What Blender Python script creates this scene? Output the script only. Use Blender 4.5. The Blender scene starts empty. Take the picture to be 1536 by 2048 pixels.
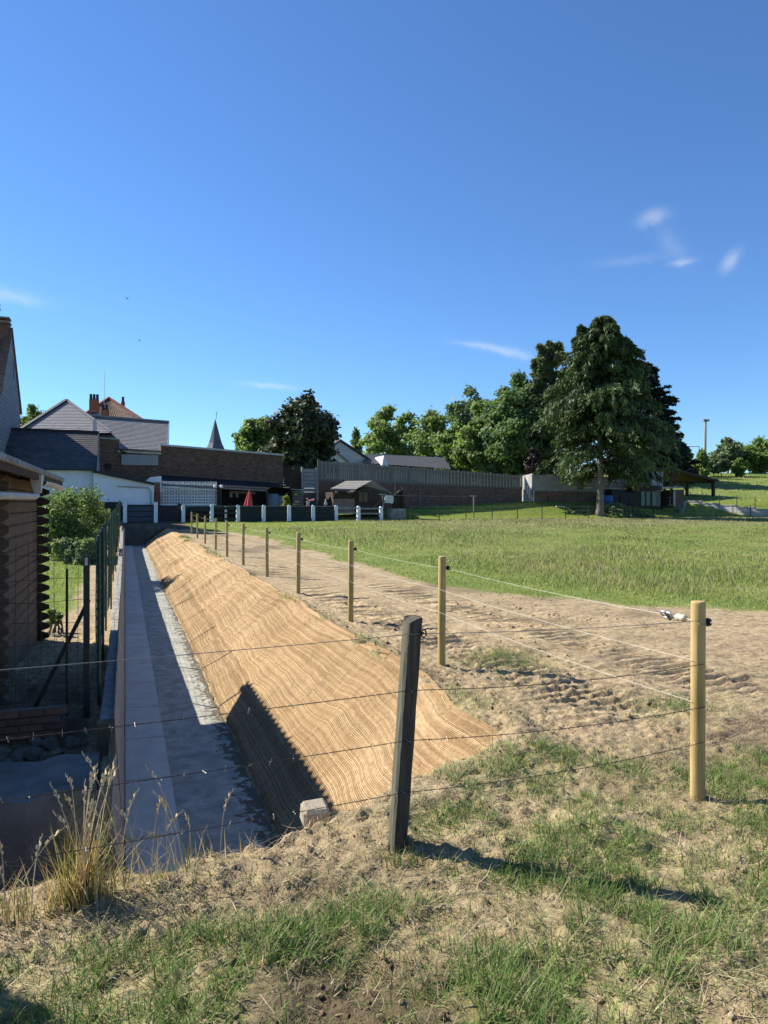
import bpy, math, random
import numpy as np
from mathutils import Vector, Matrix

SC = bpy.context.scene
COL = SC.collection
rad = math.radians
rng = np.random.default_rng(11)
random.seed(5)

# ------------------------------------------------------------------ camera, sky, sun, exposure
# world: +Y runs up the channel, +X to its right, Z up; the eye stands at (0, 0, 2)
YAW = rad(20.3)
CY, SY = math.cos(YAW), math.sin(YAW)
FPX = 1400.0
cam_d = bpy.data.cameras.new('camera')
cam = bpy.data.objects.new('camera', cam_d)
COL.objects.link(cam)
cam.location = (0, 0, 2.0)
cam.rotation_euler = (rad(90), 0, -YAW)
cam_d.sensor_fit = 'VERTICAL'
cam_d.sensor_height = 36.0
cam_d.sensor_width = 27.0
cam_d.lens = 36.0 * FPX / 2048.0
cam_d.shift_y = -17.0 / 2048.0
cam_d.clip_start = 0.05
cam_d.clip_end = 4000
SC.camera = cam

SUN_DIR = Vector((-0.88, 0.88, 1.0)).normalized()
SUN_EL = math.asin(SUN_DIR.z)
SUN_ROT = math.atan2(SUN_DIR.x, SUN_DIR.y)

world = bpy.data.worlds.new('World')
SC.world = world
world.use_nodes = True
wn, wl = world.node_tree.nodes, world.node_tree.links
wn.clear()
sky = wn.new('ShaderNodeTexSky')
sky.sky_type = 'NISHITA'
sky.sun_disc = False
sky.sun_elevation = SUN_EL
sky.sun_rotation = SUN_ROT
sky.altitude = 0
sky.air_density = 1.0
sky.dust_density = 0.0
sky.ozone_density = 4.5
bg = wn.new('ShaderNodeBackground')
bg.inputs['Strength'].default_value = 0.069
wout = wn.new('ShaderNodeOutputWorld')

def wmath(op, a=None, b=None, c=None):
    n = wn.new('ShaderNodeMath'); n.operation = op
    for i, x in enumerate((a, b, c)):
        if x is None: continue
        if isinstance(x, (int, float)): n.inputs[i].default_value = x
        else: wl.new(x, n.inputs[i])
    return n.outputs[0]

def pix_dir(px, py):
    t, w = (px - 768) / FPX, (1007 - py) / FPX
    return Vector((CY * t + SY, -SY * t + CY, w)).normalized()

# thin cirrus wisps: each a soft streak in a direction of the sky
tc = wn.new('ShaderNodeTexCoord')
nz = wn.new('ShaderNodeTexNoise'); nz.inputs['Scale'].default_value = 34; nz.inputs['Detail'].default_value = 6
nz.inputs['Roughness'].default_value = .62; nz.inputs['Distortion'].default_value = 1.2
wl.new(tc.outputs['Generated'], nz.inputs['Vector'])
total = None
def wisp(px, py, lx, ly, ang, amp):
    """a soft elongated patch of sky round the direction through (px, py)"""
    global total
    c = pix_dir(px, py)
    ex = Vector((0, 0, 1)).cross(c).normalized() * -1
    ey = c.cross(ex).normalized() * 1
    if ey.z < 0: ey = -ey
    a = rad(ang)
    e1 = ex * math.cos(a) + ey * math.sin(a)
    e2 = -ex * math.sin(a) + ey * math.cos(a)
    def dot(v):
        n = wn.new('ShaderNodeVectorMath'); n.operation = 'DOT_PRODUCT'
        wl.new(tc.outputs['Generated'], n.inputs[0]); n.inputs[1].default_value = v
        return n.outputs['Value']
    p = wmath('MULTIPLY', dot(e1), FPX / lx)
    q0 = wmath('MULTIPLY', dot(e2), FPX / ly)
    q = wmath('ADD', q0, wmath('MULTIPLY', wmath('SUBTRACT', nz.outputs['Fac'], .5), 2.2))
    r2 = wmath('ADD', wmath('MULTIPLY', p, p), wmath('MULTIPLY', q, q))
    g = wmath('EXPONENT', wmath('MULTIPLY', r2, -1.0))
    front = wmath('GREATER_THAN', dot(c), 0.5)
    g = wmath('MULTIPLY', wmath('MULTIPLY', g, front), amp)
    g = wmath('MULTIPLY', g, wmath('ADD', .35, wmath('MULTIPLY', nz.outputs['Fac'], 1.3)))
    total = g if total is None else wmath('ADD', total, g)
wisp(1306, 436, 22, 11, 8, .30)
wisp(1460, 522, 18, 10, 50, .28)
wisp(1362, 524, 20, 5, 5, .22)
wisp(1345, 490, 40, 14, -55, .09)
wisp(1015, 704, 52, 8, -14, .30)
wisp(950, 690, 40, 5, -8, .20)
wisp(540, 771, 46, 5, -4, .26)
wisp(22, 592, 48, 11, -6, .24)
wisp(1260, 520, 60, 8, 0, .08)
mix = wn.new('ShaderNodeMix'); mix.data_type = 'RGBA'
tint = wn.new('ShaderNodeMix'); tint.data_type = 'RGBA'; tint.blend_type = 'MULTIPLY'
tint.inputs['Factor'].default_value = 1.0
tint.inputs[7].default_value = (.68, .92, 1.17, 1)
wl.new(sky.outputs['Color'], tint.inputs[6])
wl.new(wmath('MINIMUM', total, .6), mix.inputs['Factor'])
wl.new(tint.outputs[2], mix.inputs[6])
mix.inputs[7].default_value = (6.2, 6.6, 7.2, 1)
wl.new(mix.outputs[2], bg.inputs['Color'])
wl.new(bg.outputs['Background'], wout.inputs['Surface'])

sun_d = bpy.data.lights.new('sun', 'SUN')
sun_d.energy = 4.6
sun_d.angle = rad(0.55)
sun_d.color = (1.0, 0.94, 0.84)
sun = bpy.data.objects.new('sun', sun_d)
COL.objects.link(sun)
sun.rotation_euler = SUN_DIR.to_track_quat('Z', 'Y').to_euler()
sun.location = (-20, 20, 40)

vs = SC.view_settings
vs.view_transform = 'Standard'
vs.look = 'None'
vs.exposure = 1.13
vs.gamma = 1.0
vs.use_curve_mapping = False

# ------------------------------------------------------------------ helpers
def PU(px, py, u):
    """point of the line of sight through a photo pixel at distance u up the channel"""
    t = (px - 768) / FPX
    d = u / (CY - SY * t)
    return Vector((CY * t * d + SY * d, u, 2 + (1007 - py) / FPX * d))
def PD(px, py, d):
    t = (px - 768) / FPX
    return Vector((CY * t * d + SY * d, -SY * t * d + CY * d, 2 + (1007 - py) / FPX * d))

def hashn(ix, iy, seed):
    h = (ix.astype(np.int64) * 374761393 + iy.astype(np.int64) * 668265263 + seed * 982451653) & 0x7fffffff
    h = ((h ^ (h >> 13)) * 1274126177) & 0x7fffffff
    h = (h ^ (h >> 16)) & 0xffff
    return h / 65535.0
def vnoise(x, y, seed=0):
    x = np.asarray(x, float); y = np.asarray(y, float)
    ix, iy = np.floor(x), np.floor(y)
    fx, fy = x - ix, y - iy
    fx = fx * fx * (3 - 2 * fx); fy = fy * fy * (3 - 2 * fy)
    a, b = hashn(ix, iy, seed), hashn(ix + 1, iy, seed)
    c, d = hashn(ix, iy + 1, seed), hashn(ix + 1, iy + 1, seed)
    return (a * (1 - fx) + b * fx) * (1 - fy) + (c * (1 - fx) + d * fx) * fy
def fbm(x, y, seed=0, octv=4):
    s, a, n = 0, 1.0, 0
    for k in range(octv):
        s = s + a * vnoise(x * 2 ** k, y * 2 ** k, seed + k * 17); n += a; a *= .5
    return s / n
def ss(x):
    x = np.clip(x, 0, 1)
    return x * x * (3 - 2 * x)

ORG = {}
def origin(o):
    return ORG.get(o.name, Vector((0, 0, 0))) if o is not None else Vector((0, 0, 0))
def tag(o, label=None, cat=None, group=None, kind=None):
    if label: o['label'] = label
    if cat: o['category'] = cat
    if group: o['group'] = group
    if kind: o['kind'] = kind
    return o
def thing(name, label, cat, loc, group=None):
    o = bpy.data.objects.new(name, None)
    COL.objects.link(o)
    o.empty_display_size = .2
    o.location = loc
    ORG[o.name] = Vector(loc)
    return tag(o, label, cat, group)
def link(name, me, parent=None, loc=None):
    o = bpy.data.objects.new(name, me)
    COL.objects.link(o)
    if parent is not None:
        o.parent = parent
        ORG[o.name] = origin(parent)
    if loc is not None:
        o.location = Vector(loc) - (origin(parent) if parent is not None else Vector((0, 0, 0)))
        ORG[o.name] = Vector(loc)
    return o
def copy_tree(o, loc=None, label=None, group=None, rz=None, scale=None):
    c = o.copy(); COL.objects.link(c)
    if loc is not None: c.location = loc
    if rz is not None: c.rotation_euler.z = rz
    if scale is not None: c.scale = scale
    if label: c['label'] = label
    if group: c['group'] = group
    for ch in o.children:
        k = ch.copy(); COL.objects.link(k); k.parent = c
        for g in ch.children:
            q = g.copy(); COL.objects.link(q); q.parent = k
    return c

class MB:
    """collects shapes in world coordinates and links them as one mesh object"""
    def __init__(self): self.v = []; self.f = []
    def add(self, vs, fs):
        b = len(self.v)
        self.v += [tuple(p) for p in vs]
        self.f += [tuple(i + b for i in f) for f in fs]
        return self
    def box(self, x0, x1, y0, y1, z0, z1):
        return self.add([(x0, y0, z0), (x1, y0, z0), (x1, y1, z0), (x0, y1, z0), (x0, y0, z1), (x1, y0, z1), (x1, y1, z1), (x0, y1, z1)],
                        [(0, 3, 2, 1), (4, 5, 6, 7), (0, 1, 5, 4), (1, 2, 6, 5), (2, 3, 7, 6), (3, 0, 4, 7)])
    def hexa(self, bot, top):
        return self.add(list(bot) + list(top), [(0, 3, 2, 1), (4, 5, 6, 7), (0, 1, 5, 4), (1, 2, 6, 5), (2, 3, 7, 6), (3, 0, 4, 7)])
    def bar(self, a, b, w, h=None, up=(0, 0, 1)):
        """rectangular bar from a to b"""
        a, b = Vector(a), Vector(b); h = h or w
        d = (b - a).normalized(); up = Vector(up)
        s = d.cross(up)
        if s.length < 1e-4: s = d.cross(Vector((1, 0, 0)))
        s.normalize(); t = s.cross(d)
        s *= w / 2; t *= h / 2
        return self.hexa([a - s - t, a + s - t, a + s + t, a - s + t], [b - s - t, b + s - t, b + s + t, b - s + t])
    def tube(self, pts, r, n=6, cap=True):
        pts = [Vector(p) for p in pts]
        rs = r if isinstance(r, (list, tuple)) else [r] * len(pts)
        base = len(self.v); prev = None
        for i, p in enumerate(pts):
            d = (pts[min(i + 1, len(pts) - 1)] - pts[max(i - 1, 0)]).normalized()
            ref = Vector((0, 0, 1)) if abs(d.z) < .9 else Vector((1, 0, 0))
            s = d.cross(ref).normalized(); t = s.cross(d)
            for k in range(n):
                a = 2 * math.pi * k / n
                self.v.append(tuple(p + (s * math.cos(a) + t * math.sin(a)) * rs[i]))
        for i in range(len(pts) - 1):
            for k in range(n):
                k2 = (k + 1) % n
                self.f.append((base + i * n + k, base + i * n + k2, base + (i + 1) * n + k2, base + (i + 1) * n + k))
        if cap:
            self.f.append(tuple(base + k for k in range(n))[::-1])
            e = base + (len(pts) - 1) * n
            self.f.append(tuple(e + k for k in range(n)))
        return self
    def lathe(self, c, prof, n=16):
        """prof: list of (radius, z) from the bottom up round the vertical through c"""
        c = Vector(c); base = len(self.v)
        for r, z in prof:
            for k in range(n):
                a = 2 * math.pi * k / n
                self.v.append((c.x + r * math.cos(a), c.y + r * math.sin(a), c.z + z))
        for i in range(len(prof) - 1):
            for k in range(n):
                k2 = (k + 1) % n
                self.f.append((base + i * n + k, base + i * n + k2, base + (i + 1) * n + k2, base + (i + 1) * n + k))
        self.f.append(tuple(base + k for k in range(n))[::-1])
        e = base + (len(prof) - 1) * n
        self.f.append(tuple(e + k for k in range(n)))
        return self
    def slab(self, pts, vec):
        """polygon pts thickened along vec"""
        vec = Vector(vec); n = len(pts); pts = [Vector(p) for p in pts]
        vs = pts + [p + vec for p in pts]
        fs = [tuple(range(n))[::-1], tuple(range(n, 2 * n))] + [(i, (i + 1) % n, n + (i + 1) % n, n + i) for i in range(n)]
        return self.add(vs, fs)
    def mesh(self, name, m=None, org=None, smooth=False):
        me = bpy.data.meshes.new(name)
        o = org or Vector((0, 0, 0))
        me.from_pydata([(x - o.x, y - o.y, z - o.z) for x, y, z in self.v], [], self.f)
        if m: me.materials.append(m)
        me.validate()
        import bmesh
        bm = bmesh.new(); bm.from_mesh(me)
        bmesh.ops.recalc_face_normals(bm, faces=bm.faces)
        bm.to_mesh(me); bm.free()
        if smooth:
            for p in me.polygons: p.use_smooth = len(p.vertices) == 4
        return me
    def build(self, name, m, parent=None, loc=None, smooth=False, bevel=0, kind=None, label=None):
        o_org = Vector(loc) if loc is not None else origin(parent)
        me = self.mesh(name, m, o_org, smooth)
        if bevel: bevel_mesh(me, bevel)
        o = link(name, me, parent, loc if loc is not None else None)
        if kind: o['kind'] = kind
        if label: o['label'] = label
        return o
def bevel_mesh(me, w, seg=1):
    import bmesh
    bm = bmesh.new(); bm.from_mesh(me)
    bmesh.ops.bevel(bm, geom=[e for e in bm.edges if len(e.link_faces) == 2 and e.calc_face_angle(0) > .5], offset=w, segments=seg, affect='EDGES', profile=.5)
    bm.to_mesh(me); bm.free()

def np_mesh(name, verts, faces, m, attrs=None, smooth=False):
    """faces: (n,k) array, all of k corners"""
    verts = np.asarray(verts, np.float32); faces = np.asarray(faces, np.int32)
    me = bpy.data.meshes.new(name)
    n, k = faces.shape
    me.vertices.add(len(verts)); me.vertices.foreach_set('co', verts.ravel())
    me.loops.add(n * k); me.loops.foreach_set('vertex_index', faces.ravel())
    me.polygons.add(n)
    me.polygons.foreach_set('loop_start', np.arange(0, n * k, k, dtype=np.int32))
    me.polygons.foreach_set('loop_total', np.full(n, k, dtype=np.int32))
    if smooth: me.polygons.foreach_set('use_smooth', np.ones(n, dtype=bool))
    for an, data in (attrs or {}).items():
        a = me.color_attributes.new(an, 'FLOAT_COLOR', 'POINT')
        d = np.ones((len(verts), 4), np.float32); d[:, :data.shape[1]] = data
        a.data.foreach_set('color', d.ravel())
    me.update(); me.validate()
    if m: me.materials.append(m)
    return me

# ------------------------------------------------------------------ materials
class NT:
    def __init__(self, name, rough=.8, spec=.3):
        self.m = bpy.data.materials.new(name); self.m.use_nodes = True
        self.t = self.m.node_tree; self.n = self.t.nodes; self.l = self.t.links
        self.b = self.n['Principled BSDF']
        self.b.inputs['Roughness'].default_value = rough
        self.b.inputs['Specular IOR Level'].default_value = spec
        self._co = None
    def co(self, kind='Object'):
        if self._co is None: self._co = self.n.new('ShaderNodeTexCoord')
        return self._co.outputs[kind]
    def put(self, sock, v):
        if isinstance(v, (int, float)): sock.default_value = v
        elif isinstance(v, (tuple, list)): sock.default_value = (*v, 1) if len(v) == 3 and sock.type == 'RGBA' else v
        else: self.l.new(v, sock)
    def math(self, op, a, b=0.0, clamp=False):
        n = self.n.new('ShaderNodeMath'); n.operation = op; n.use_clamp = clamp
        self.put(n.inputs[0], a); self.put(n.inputs[1], b); return n.outputs[0]
    def scale(self, vec, s):
        n = self.n.new('ShaderNodeMapping'); self.l.new(vec, n.inputs['Vector'])
        n.inputs['Scale'].default_value = s if isinstance(s, tuple) else (s, s, s); return n.outputs[0]
    def noise(self, scale, detail=4, vec=None, rough=.6, dist=0):
        n = self.n.new('ShaderNodeTexNoise'); self.l.new(vec or self.co(), n.inputs['Vector'])
        n.inputs['Scale'].default_value = scale; n.inputs['Detail'].default_value = detail
        n.inputs['Roughness'].default_value = rough; n.inputs['Distortion'].default_value = dist
        return n.outputs['Fac']
    def ramp(self, f, stops):
        n = self.n.new('ShaderNodeValToRGB'); self.l.new(f, n.inputs[0])
        el = n.color_ramp.elements
        while len(el) < len(stops): el.new(.5)
        for e, (p, c) in zip(el, stops):
            e.position = p; e.color = (*c, 1) if len(c) == 3 else c
        return n.outputs['Color']
    def mix(self, f, a, b, mode='MIX'):
        n = self.n.new('ShaderNodeMix'); n.data_type = 'RGBA'; n.blend_type = mode
        self.put(n.inputs['Factor'], f); self.put(n.inputs[6], a); self.put(n.inputs[7], b); return n.outputs[2]
    def attr(self, name, out='Color'):
        n = self.n.new('ShaderNodeAttribute'); n.attribute_name = name; return n.outputs[out]
    def sep(self, c):
        n = self.n.new('ShaderNodeSeparateColor'); self.l.new(c, n.inputs[0]); return n.outputs
    def bump(self, h, strength=.5, dist=.02):
        n = self.n.new('ShaderNodeBump'); n.inputs['Strength'].default_value = strength; n.inputs['Distance'].default_value = dist
        self.l.new(h, n.inputs['Height']); self.l.new(n.outputs[0], self.b.inputs['Normal'])
    def color(self, c): self.put(self.b.inputs['Base Color'], c); return self
    def objrand(self):
        n = self.n.new('ShaderNodeObjectInfo'); return n.outputs['Random']
def mottled(name, c1, c2, scale=6, rough=.85, bump=.3, bscale=40, bdist=.01, spec=.25, stretch=None, vary=0, metal=0):
    """two-tone weathered surface with fine relief"""
    k = NT(name, rough, spec)
    vec = k.scale(k.co(), stretch) if stretch else k.co()
    c = k.ramp(k.noise(scale, 5, vec), [(.3, c1), (.7, c2)])
    if vary:
        g = k.math('ADD', 1 - vary, k.math('MULTIPLY', k.objrand(), 2 * vary))
        n = k.n.new('ShaderNodeCombineColor')
        for i in range(3): k.l.new(g, n.inputs[i])
        c = k.mix(1.0, c, n.outputs[0], 'MULTIPLY')
    k.color(c)
    k.b.inputs['Metallic'].default_value = metal
    if bump: k.bump(k.noise(bscale, 4, vec), bump, bdist)
    return k.m
def brick_mat(name, c1, c2, mortar, bw=.22, bh=.07, axis='XZ'):
    k = NT(name, .9, .2)
    sp = k.n.new('ShaderNodeSeparateXYZ'); k.l.new(k.co(), sp.inputs[0])
    cb = k.n.new('ShaderNodeCombineXYZ')
    k.l.new(sp.outputs[0 if axis == 'XZ' else 1], cb.inputs[0]); k.l.new(sp.outputs[2], cb.inputs[1])
    b = k.n.new('ShaderNodeTexBrick'); k.l.new(cb.outputs[0], b.inputs['Vector'])
    b.inputs['Scale'].default_value = 1; b.inputs['Brick Width'].default_value = bw; b.inputs['Row Height'].default_value = bh
    b.inputs['Mortar Size'].default_value = .008; b.inputs['Color1'].default_value = (*c1, 1); b.inputs['Color2'].default_value = (*c2, 1)
    b.inputs['Mortar'].default_value = (*mortar, 1); b.inputs['Bias'].default_value = 0
    c = k.mix(.5, b.outputs['Color'], k.ramp(k.noise(.9, 5), [(.3, (.55, .5, .5)), (.7, (1.2, 1.15, 1.1))]), 'MULTIPLY')
    c = k.mix(.75, c, k.ramp(k.noise(1, 5, k.scale(k.co(), (2.2, 2.2, 9.0)), .75), [(.35, (.45, .43, .42)), (.65, (1.5, 1.48, 1.45))]), 'MULTIPLY')
    k.color(c); k.bump(b.outputs['Fac'], -.5, .01)
    return k.m
def leaf_mat(name, c1, c2, trans=.3, rough=.6, spec=.35):
    """leaves: two greens mixed per leaf, light passes through"""
    k = NT(name, rough, spec)
    s = k.sep(k.attr('tint'))
    c = k.mix(s[0], c1, c2)
    k.color(c)
    tr = k.n.new('ShaderNodeBsdfTranslucent')
    k.l.new(k.mix(1.0, c, (1.25, 1.3, .75), 'MULTIPLY'), tr.inputs['Color'])
    mx = k.n.new('ShaderNodeMixShader'); mx.inputs[0].default_value = trans
    k.l.new(k.b.outputs[0], mx.inputs[1]); k.l.new(tr.outputs[0], mx.inputs[2])
    k.l.new(mx.outputs[0], k.n['Material Output'].inputs['Surface'])
    return k.m
def blade_mat(name, trans=.3):
    """grass blades: colour carried per blade"""
    k = NT(name, .65, .3)
    c = k.attr('tint')
    k.color(c)
    tr = k.n.new('ShaderNodeBsdfTranslucent'); k.l.new(c, tr.inputs['Color'])
    mx = k.n.new('ShaderNodeMixShader'); mx.inputs[0].default_value = trans
    k.l.new(k.b.outputs[0], mx.inputs[1]); k.l.new(tr.outputs[0], mx.inputs[2])
    k.l.new(mx.outputs[0], k.n['Material Output'].inputs['Surface'])
    return k.m
# ------------------------------------------------------------------ ground
U_END = 44.0
def zfloor(u):
    return -1.28 + .73 * np.clip((np.asarray(u, float) - 8) / 36, 0, 1) ** 1.4
def vC(u):
    return .425 * (2 - zfloor(u))
def base_right(v, u):
    """ground level right of the channel without fine relief"""
    v = np.asarray(v, float); u = np.asarray(u, float)
    near = .06 + .27 * np.clip((4 - u) / 4, 0, 1.6) ** 1.25
    far_field = .64 * ss((u - 8) / 42)
    far_bank = .2 * ss((u - 28) / 12) + .44 * ss((u - 40) / 9)
    b = ss((v - 5) / 7)
    z = near + far_bank * (1 - b) + far_field * b
    # the lawn behind the wire fence climbs to the garden wall
    lawn = ss((u - 51) / 5.5) * (.45 + 1.05 * np.clip((v - 15) / 20, 0, 1.05)) * ss((v - 8) / 7)
    lawn = lawn * (1 - .75 * ss((v - 44) / 9))
    z = z + lawn
    # hillside at the right
    d = CY * u + SY * v
    hill = np.clip((d - 72) / 48, 0, 1) * 5.2 * ss((v - 43) / 16)
    hill = hill + .9 * ss((d - 70) / 4) * ss((v - 47) / 5) + np.clip((d - 118) / 200, 0, 1) * 2.5
    return z + hill
def base_left(v, u):
    v = np.asarray(v, float); u = np.asarray(u, float)
    z = -.16 - .12 * ss((u - 9) / 5) + .2 * ss((u - 16) / 12) + .9 * ss((u - 30) / 18)
    z = z - .18 * (1 - ss((u - 7.7) / .3)) * ss((u - 5.6) / .4)
    near = .06 + .27 * np.clip((4 - u) / 4, 0, 1.6) ** 1.25
    w = ss((u - 5.0) / .8)
    return near * (1 - w) + z * w
EDGE_V = [-60, .2, .87, 1.2, 1.97, 2.5, 3.03, 3.6, 60]
EDGE_U = [3.88, 3.88, 4.02, 4.18, 4.42, 4.66, 5.02, 6.2, 7.0]
def crest_v(u):
    u = np.asarray(u, float)
    zg = base_right(3.0 + 0 * u, u)
    return 1.53 * (2 - zg) + .10 * (fbm(u * .5, 0 * u + 3, 71, 2) - .5) * 2
def ground_coarse(v, u):
    v, u = np.broadcast_arrays(np.asarray(v, float), np.asarray(u, float))
    zr = base_right(v, u)
    zl = base_left(v, u)
    wl_ = ss((-.10 - v) / .06)                       # left of the retaining wall
    zg = np.where(v < 0, zl * wl_ + zr * (1 - wl_), zr)
    zf, c = zfloor(u), vC(u)
    e = crest_v(u)
    t = np.clip((v - c) / (e - c), 0, 1)
    zc = base_right(e, u)
    f = t * 1.08 - .08 * t ** 3
    f = f + .022 * np.sin(t * math.pi) * np.sin(u * 1.15 + 2 * fbm(u * .4, v * .6, 5, 2)) \
          + .20 * np.sin(np.clip(t * 1.25, 0, 1) * math.pi) * ss((u - 28.8 - 1.2 * t) / .5) * np.exp(-np.clip(u - 29.3, 0, 99) / 2.2) * (t < .8) \
          + np.sin(t * math.pi) ** .7 * ss((u - 20.8) / .25) * (1 - ss((u - 26.0) / 1.5)) * (.045 + .05 * np.sin(u * 8.2 + 2.2 * t + 2 * fbm(u, v, 8, 2)) * vnoise(u * 1.1, t * 2, 44)) \
          + .055 * np.sin(t * math.pi) * (fbm(u * .8, v * 1.2, 33, 3) - .5) * 2
    prof = zf + (zc - zf) * f
    prof = np.where(v > e, zg, prof)
    prof = np.where(v < c, zf, prof)
    inside = np.where(v < -.10, ss((5.62 - u) / .06), 1.0) * ss((v + 6) / 1.0)
    ue = np.interp(v, EDGE_V, EDGE_U) + .12 * (fbm(v * 2.2, u * 0 + 7, 9, 3) - .5) * 2
    w = ss((u - ue) / .42) * (1 - ss((u - U_END) / 3.2)) * inside
    trans = ss((v + .10) / .04)
    w = np.where(v < -.10, w, w)
    low = np.where(v < -.10, zf, prof)
    return np.where(v > e + .02, zg, zg * (1 - w) + low * w)
def soil_zone(v, u):
    """1 on the bare strip beside the channel, 0 in the meadow"""
    vb = np.interp(u, [-20, 2, 6, 8, 9.3, 11.05, 12.6, 14.5, 20, 34, 41, 44], [60, 60, 40, 19, 11.2, 8.8, 7.8, 7.2, 6.9, 6.9, 6.2, 3.6])
    vb = vb + (fbm(u * .7, v * .7, 41, 4) - .5) * 1.5 * np.interp(u, [8, 14], [1.2, .8])
    return ss((vb - v) / .5 + .5)
def ground_z(v, u):
    v, u = np.broadcast_arrays(np.asarray(v, float), np.asarray(u, float))
    z = ground_coarse(v, u)
    d = np.hypot(v, u)
    soil = soil_zone(v, u)
    c, e = vC(u), crest_v(u)
    ue = np.interp(v, EDGE_V, EDGE_U)
    in_ch = (u > ue + .1) & (u < U_END) & (v < e - .05) & (v > -.15)
    k = np.where(in_ch, .0, 1.0)
    near = 1 - ss((d - 9) / 10)
    # clods and hollows
    lump = (fbm(v * 2.3, u * 2.3, 3, 4) - .5) * .11 + np.maximum(fbm(v * 9, u * 9, 8, 4) - .52, 0) * .075 \
        + (fbm(v * 20, u * 20, 12, 3) - .5) * .05 + np.maximum(fbm(v * 17 + 3, u * 17, 13, 2) - .58, 0) * .10
    bank = np.exp(-((u - ue + .25) / .5) ** 2) * ss((v + 5)) * (v < 3.4)
    z = z + k * lump * (near * .75 + .12) * (soil * .85 + .15) * (1 + .25 * bank) + k * .02 * bank * (v > .3)
    crust = np.exp(-(((u - ue + .12) / .30) ** 2)) * ss((v - 1.35) / .4) * (1 - ss((v - 3.2) / .5))
    z = z - k * crust * .75 * lump * (near * .75 + .12) * (soil * .85 + .15)
    # prints of the digger's tracks, lugs lying across the strip
    band = np.exp(-((v - 4.15 - .15 * np.sin(u * .3)) / .42) ** 4) + .9 * np.exp(-((v - 5.9 - .2 * np.sin(u * .25 + 1)) / .40) ** 4) \
        + .6 * np.exp(-((v - 5.0) / .25) ** 4) * vnoise(u * .5, v, 2)
    band = band * ss((u - 4.8) / 1.2) * (1 - ss((u - 38) / 6)) * soil
    ph = u * (2 * math.pi / .19) + 1.6 * fbm(v * 1.4, u * .7, 21, 2)
    lug = (np.clip(np.sin(ph) * 2.6, -1, 1)) * (.62 + .38 * vnoise(v * 2.5, u * 2.0, 31))
    z = z + band * (lug * .036 - .014) * (1 - ss((u - 16) / 14))
    # cracked lip of mud where the netting stops
    lip = np.exp(-(((u - ue + .05) / .36) ** 2)) * ss((v - 1.3) / .4) * (1 - ss((v - 3.1) / .5))
    z = z + lip * .05
    cell = np.abs(fbm(v * 4 + 3, u * 4, 55, 2) - .5)
    z = z - lip * .06 * (cell < .025)
    # meadow unevenness
    z = z + (1 - soil) * (fbm(v * .5, u * .5, 61, 3) - .5) * .12 * ss((v - 6) / 3)
    return z
def gz(v, u):
    return float(ground_z(np.array([v]), np.array([u]))[0])

def axis_lines(lo, a, b, hi, step, grow0, grow1, mid=None):
    mid_l = list(np.arange(a, b, step))
    up = [b]; s = step
    while up[-1] < hi: s *= grow1; up.append(up[-1] + s)
    dn = [a - step]; s = step
    while dn[-1] > lo: s *= grow0; dn.append(dn[-1] - s)
    return np.array(dn[::-1] + mid_l + up)
vl = axis_lines(-420, -1.3, 4.4, 620, .021, 1.14, 1.05)
ul = axis_lines(-40, 1.78, 6.0, 640, .020, 1.3, 1.0155)
V, U = np.meshgrid(vl, ul)
Z = ground_z(V, U)
nv, nu = len(vl), len(ul)
idx = np.arange(nv * nu).reshape(nu, nv)
quads = np.stack([idx[:-1, :-1], idx[:-1, 1:], idx[1:, 1:], idx[1:, :-1]], -1).reshape(-1, 4)
soil = soil_zone(V, U)
c_, e_ = vC(U), crest_v(U)
ue_ = np.interp(V, EDGE_V, EDGE_U)
PATCH = [(2.85, 4.28, .75, .50, .9), (1.55, 2.35, .85, .35, .9), (-.25, 2.7, .75, .40, 1.1), (.42, 2.98, .5, .2, .8), (2.25, 3.3, .8, .35, .55),
         (2.9, 5.75, .30, .40, .9), (1.2, 3.05, .4, .25, .5), (3.75, 4.1, .7, .35, .7), (3.0, 8.2, .28, .9, .75), (4.4, 7.6, .5, .6, .7), (3.2, 2.6, .6, .4, .6), (2.3, 2.6, .7, .5, .75), (2.9, 3.7, .7, .3, .7), (3.9, 3.3, .8, .4, .6), (.1, 2.45, .6, .3, 1.0), (2.0, 3.9, .3, .2, .7), (2.4, 4.6, .35, .3, .8), (2.55, 4.25, .55, .35, .7), (4.0, 3.75, .5, .25, .7), (1.7, 2.15, .8, .35, .6),
         (.9, 2.9, .3, .2, .6), (4.9, 5.3, .6, .3, .4), (3.3, 3.3, .6, .3, .7), (.55, 2.3, .2, .14, .7), (4.6, 3.6, .7, .5, .6), (3.05, 12.0, .18, 2.5, .5)]
def grass_density(v, u):
    """where grass has taken on the bare ground, 0..1"""
    g = 0 * v
    for pv, pu, sv, su, a in PATCH:
        g = g + a * np.exp(-((v - pv) / sv) ** 2 - ((u - pu) / su) ** 2)
    n = fbm(v * 1.3, u * 1.3, 91, 4)
    g = g * (.30 + 1.7 * np.clip((n - .30) * 2.6, 0, 1)) + .32 * np.clip((n - .53) * 5, 0, 1) * ss((6.8 - u) / 3)
    mud = np.exp(-((v - .72) / .45) ** 2 - ((u - 2.45) / .45) ** 2)
    return np.clip(g * (1 - .85 * mud), 0, 1)
gd = grass_density(V, U)
meadow = (1 - soil) * (V > 0)
garden = ss((-1.0 - V + (fbm(U * 1.2, V, 44, 3) - .5) * .5) / .3) * ss((U - 14.5) / 1.5) * (V < 0)
grass = np.clip(np.maximum(np.maximum(meadow, garden), gd * .28), 0, 1)
mud = np.exp(-((V - .70) / .5) ** 2 - ((U - 2.4) / .5) ** 2) * 1.2 + .6 * np.exp(-((V - 1.0) / .5) ** 2 - ((U - 3.4) / .25) ** 2)
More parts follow.
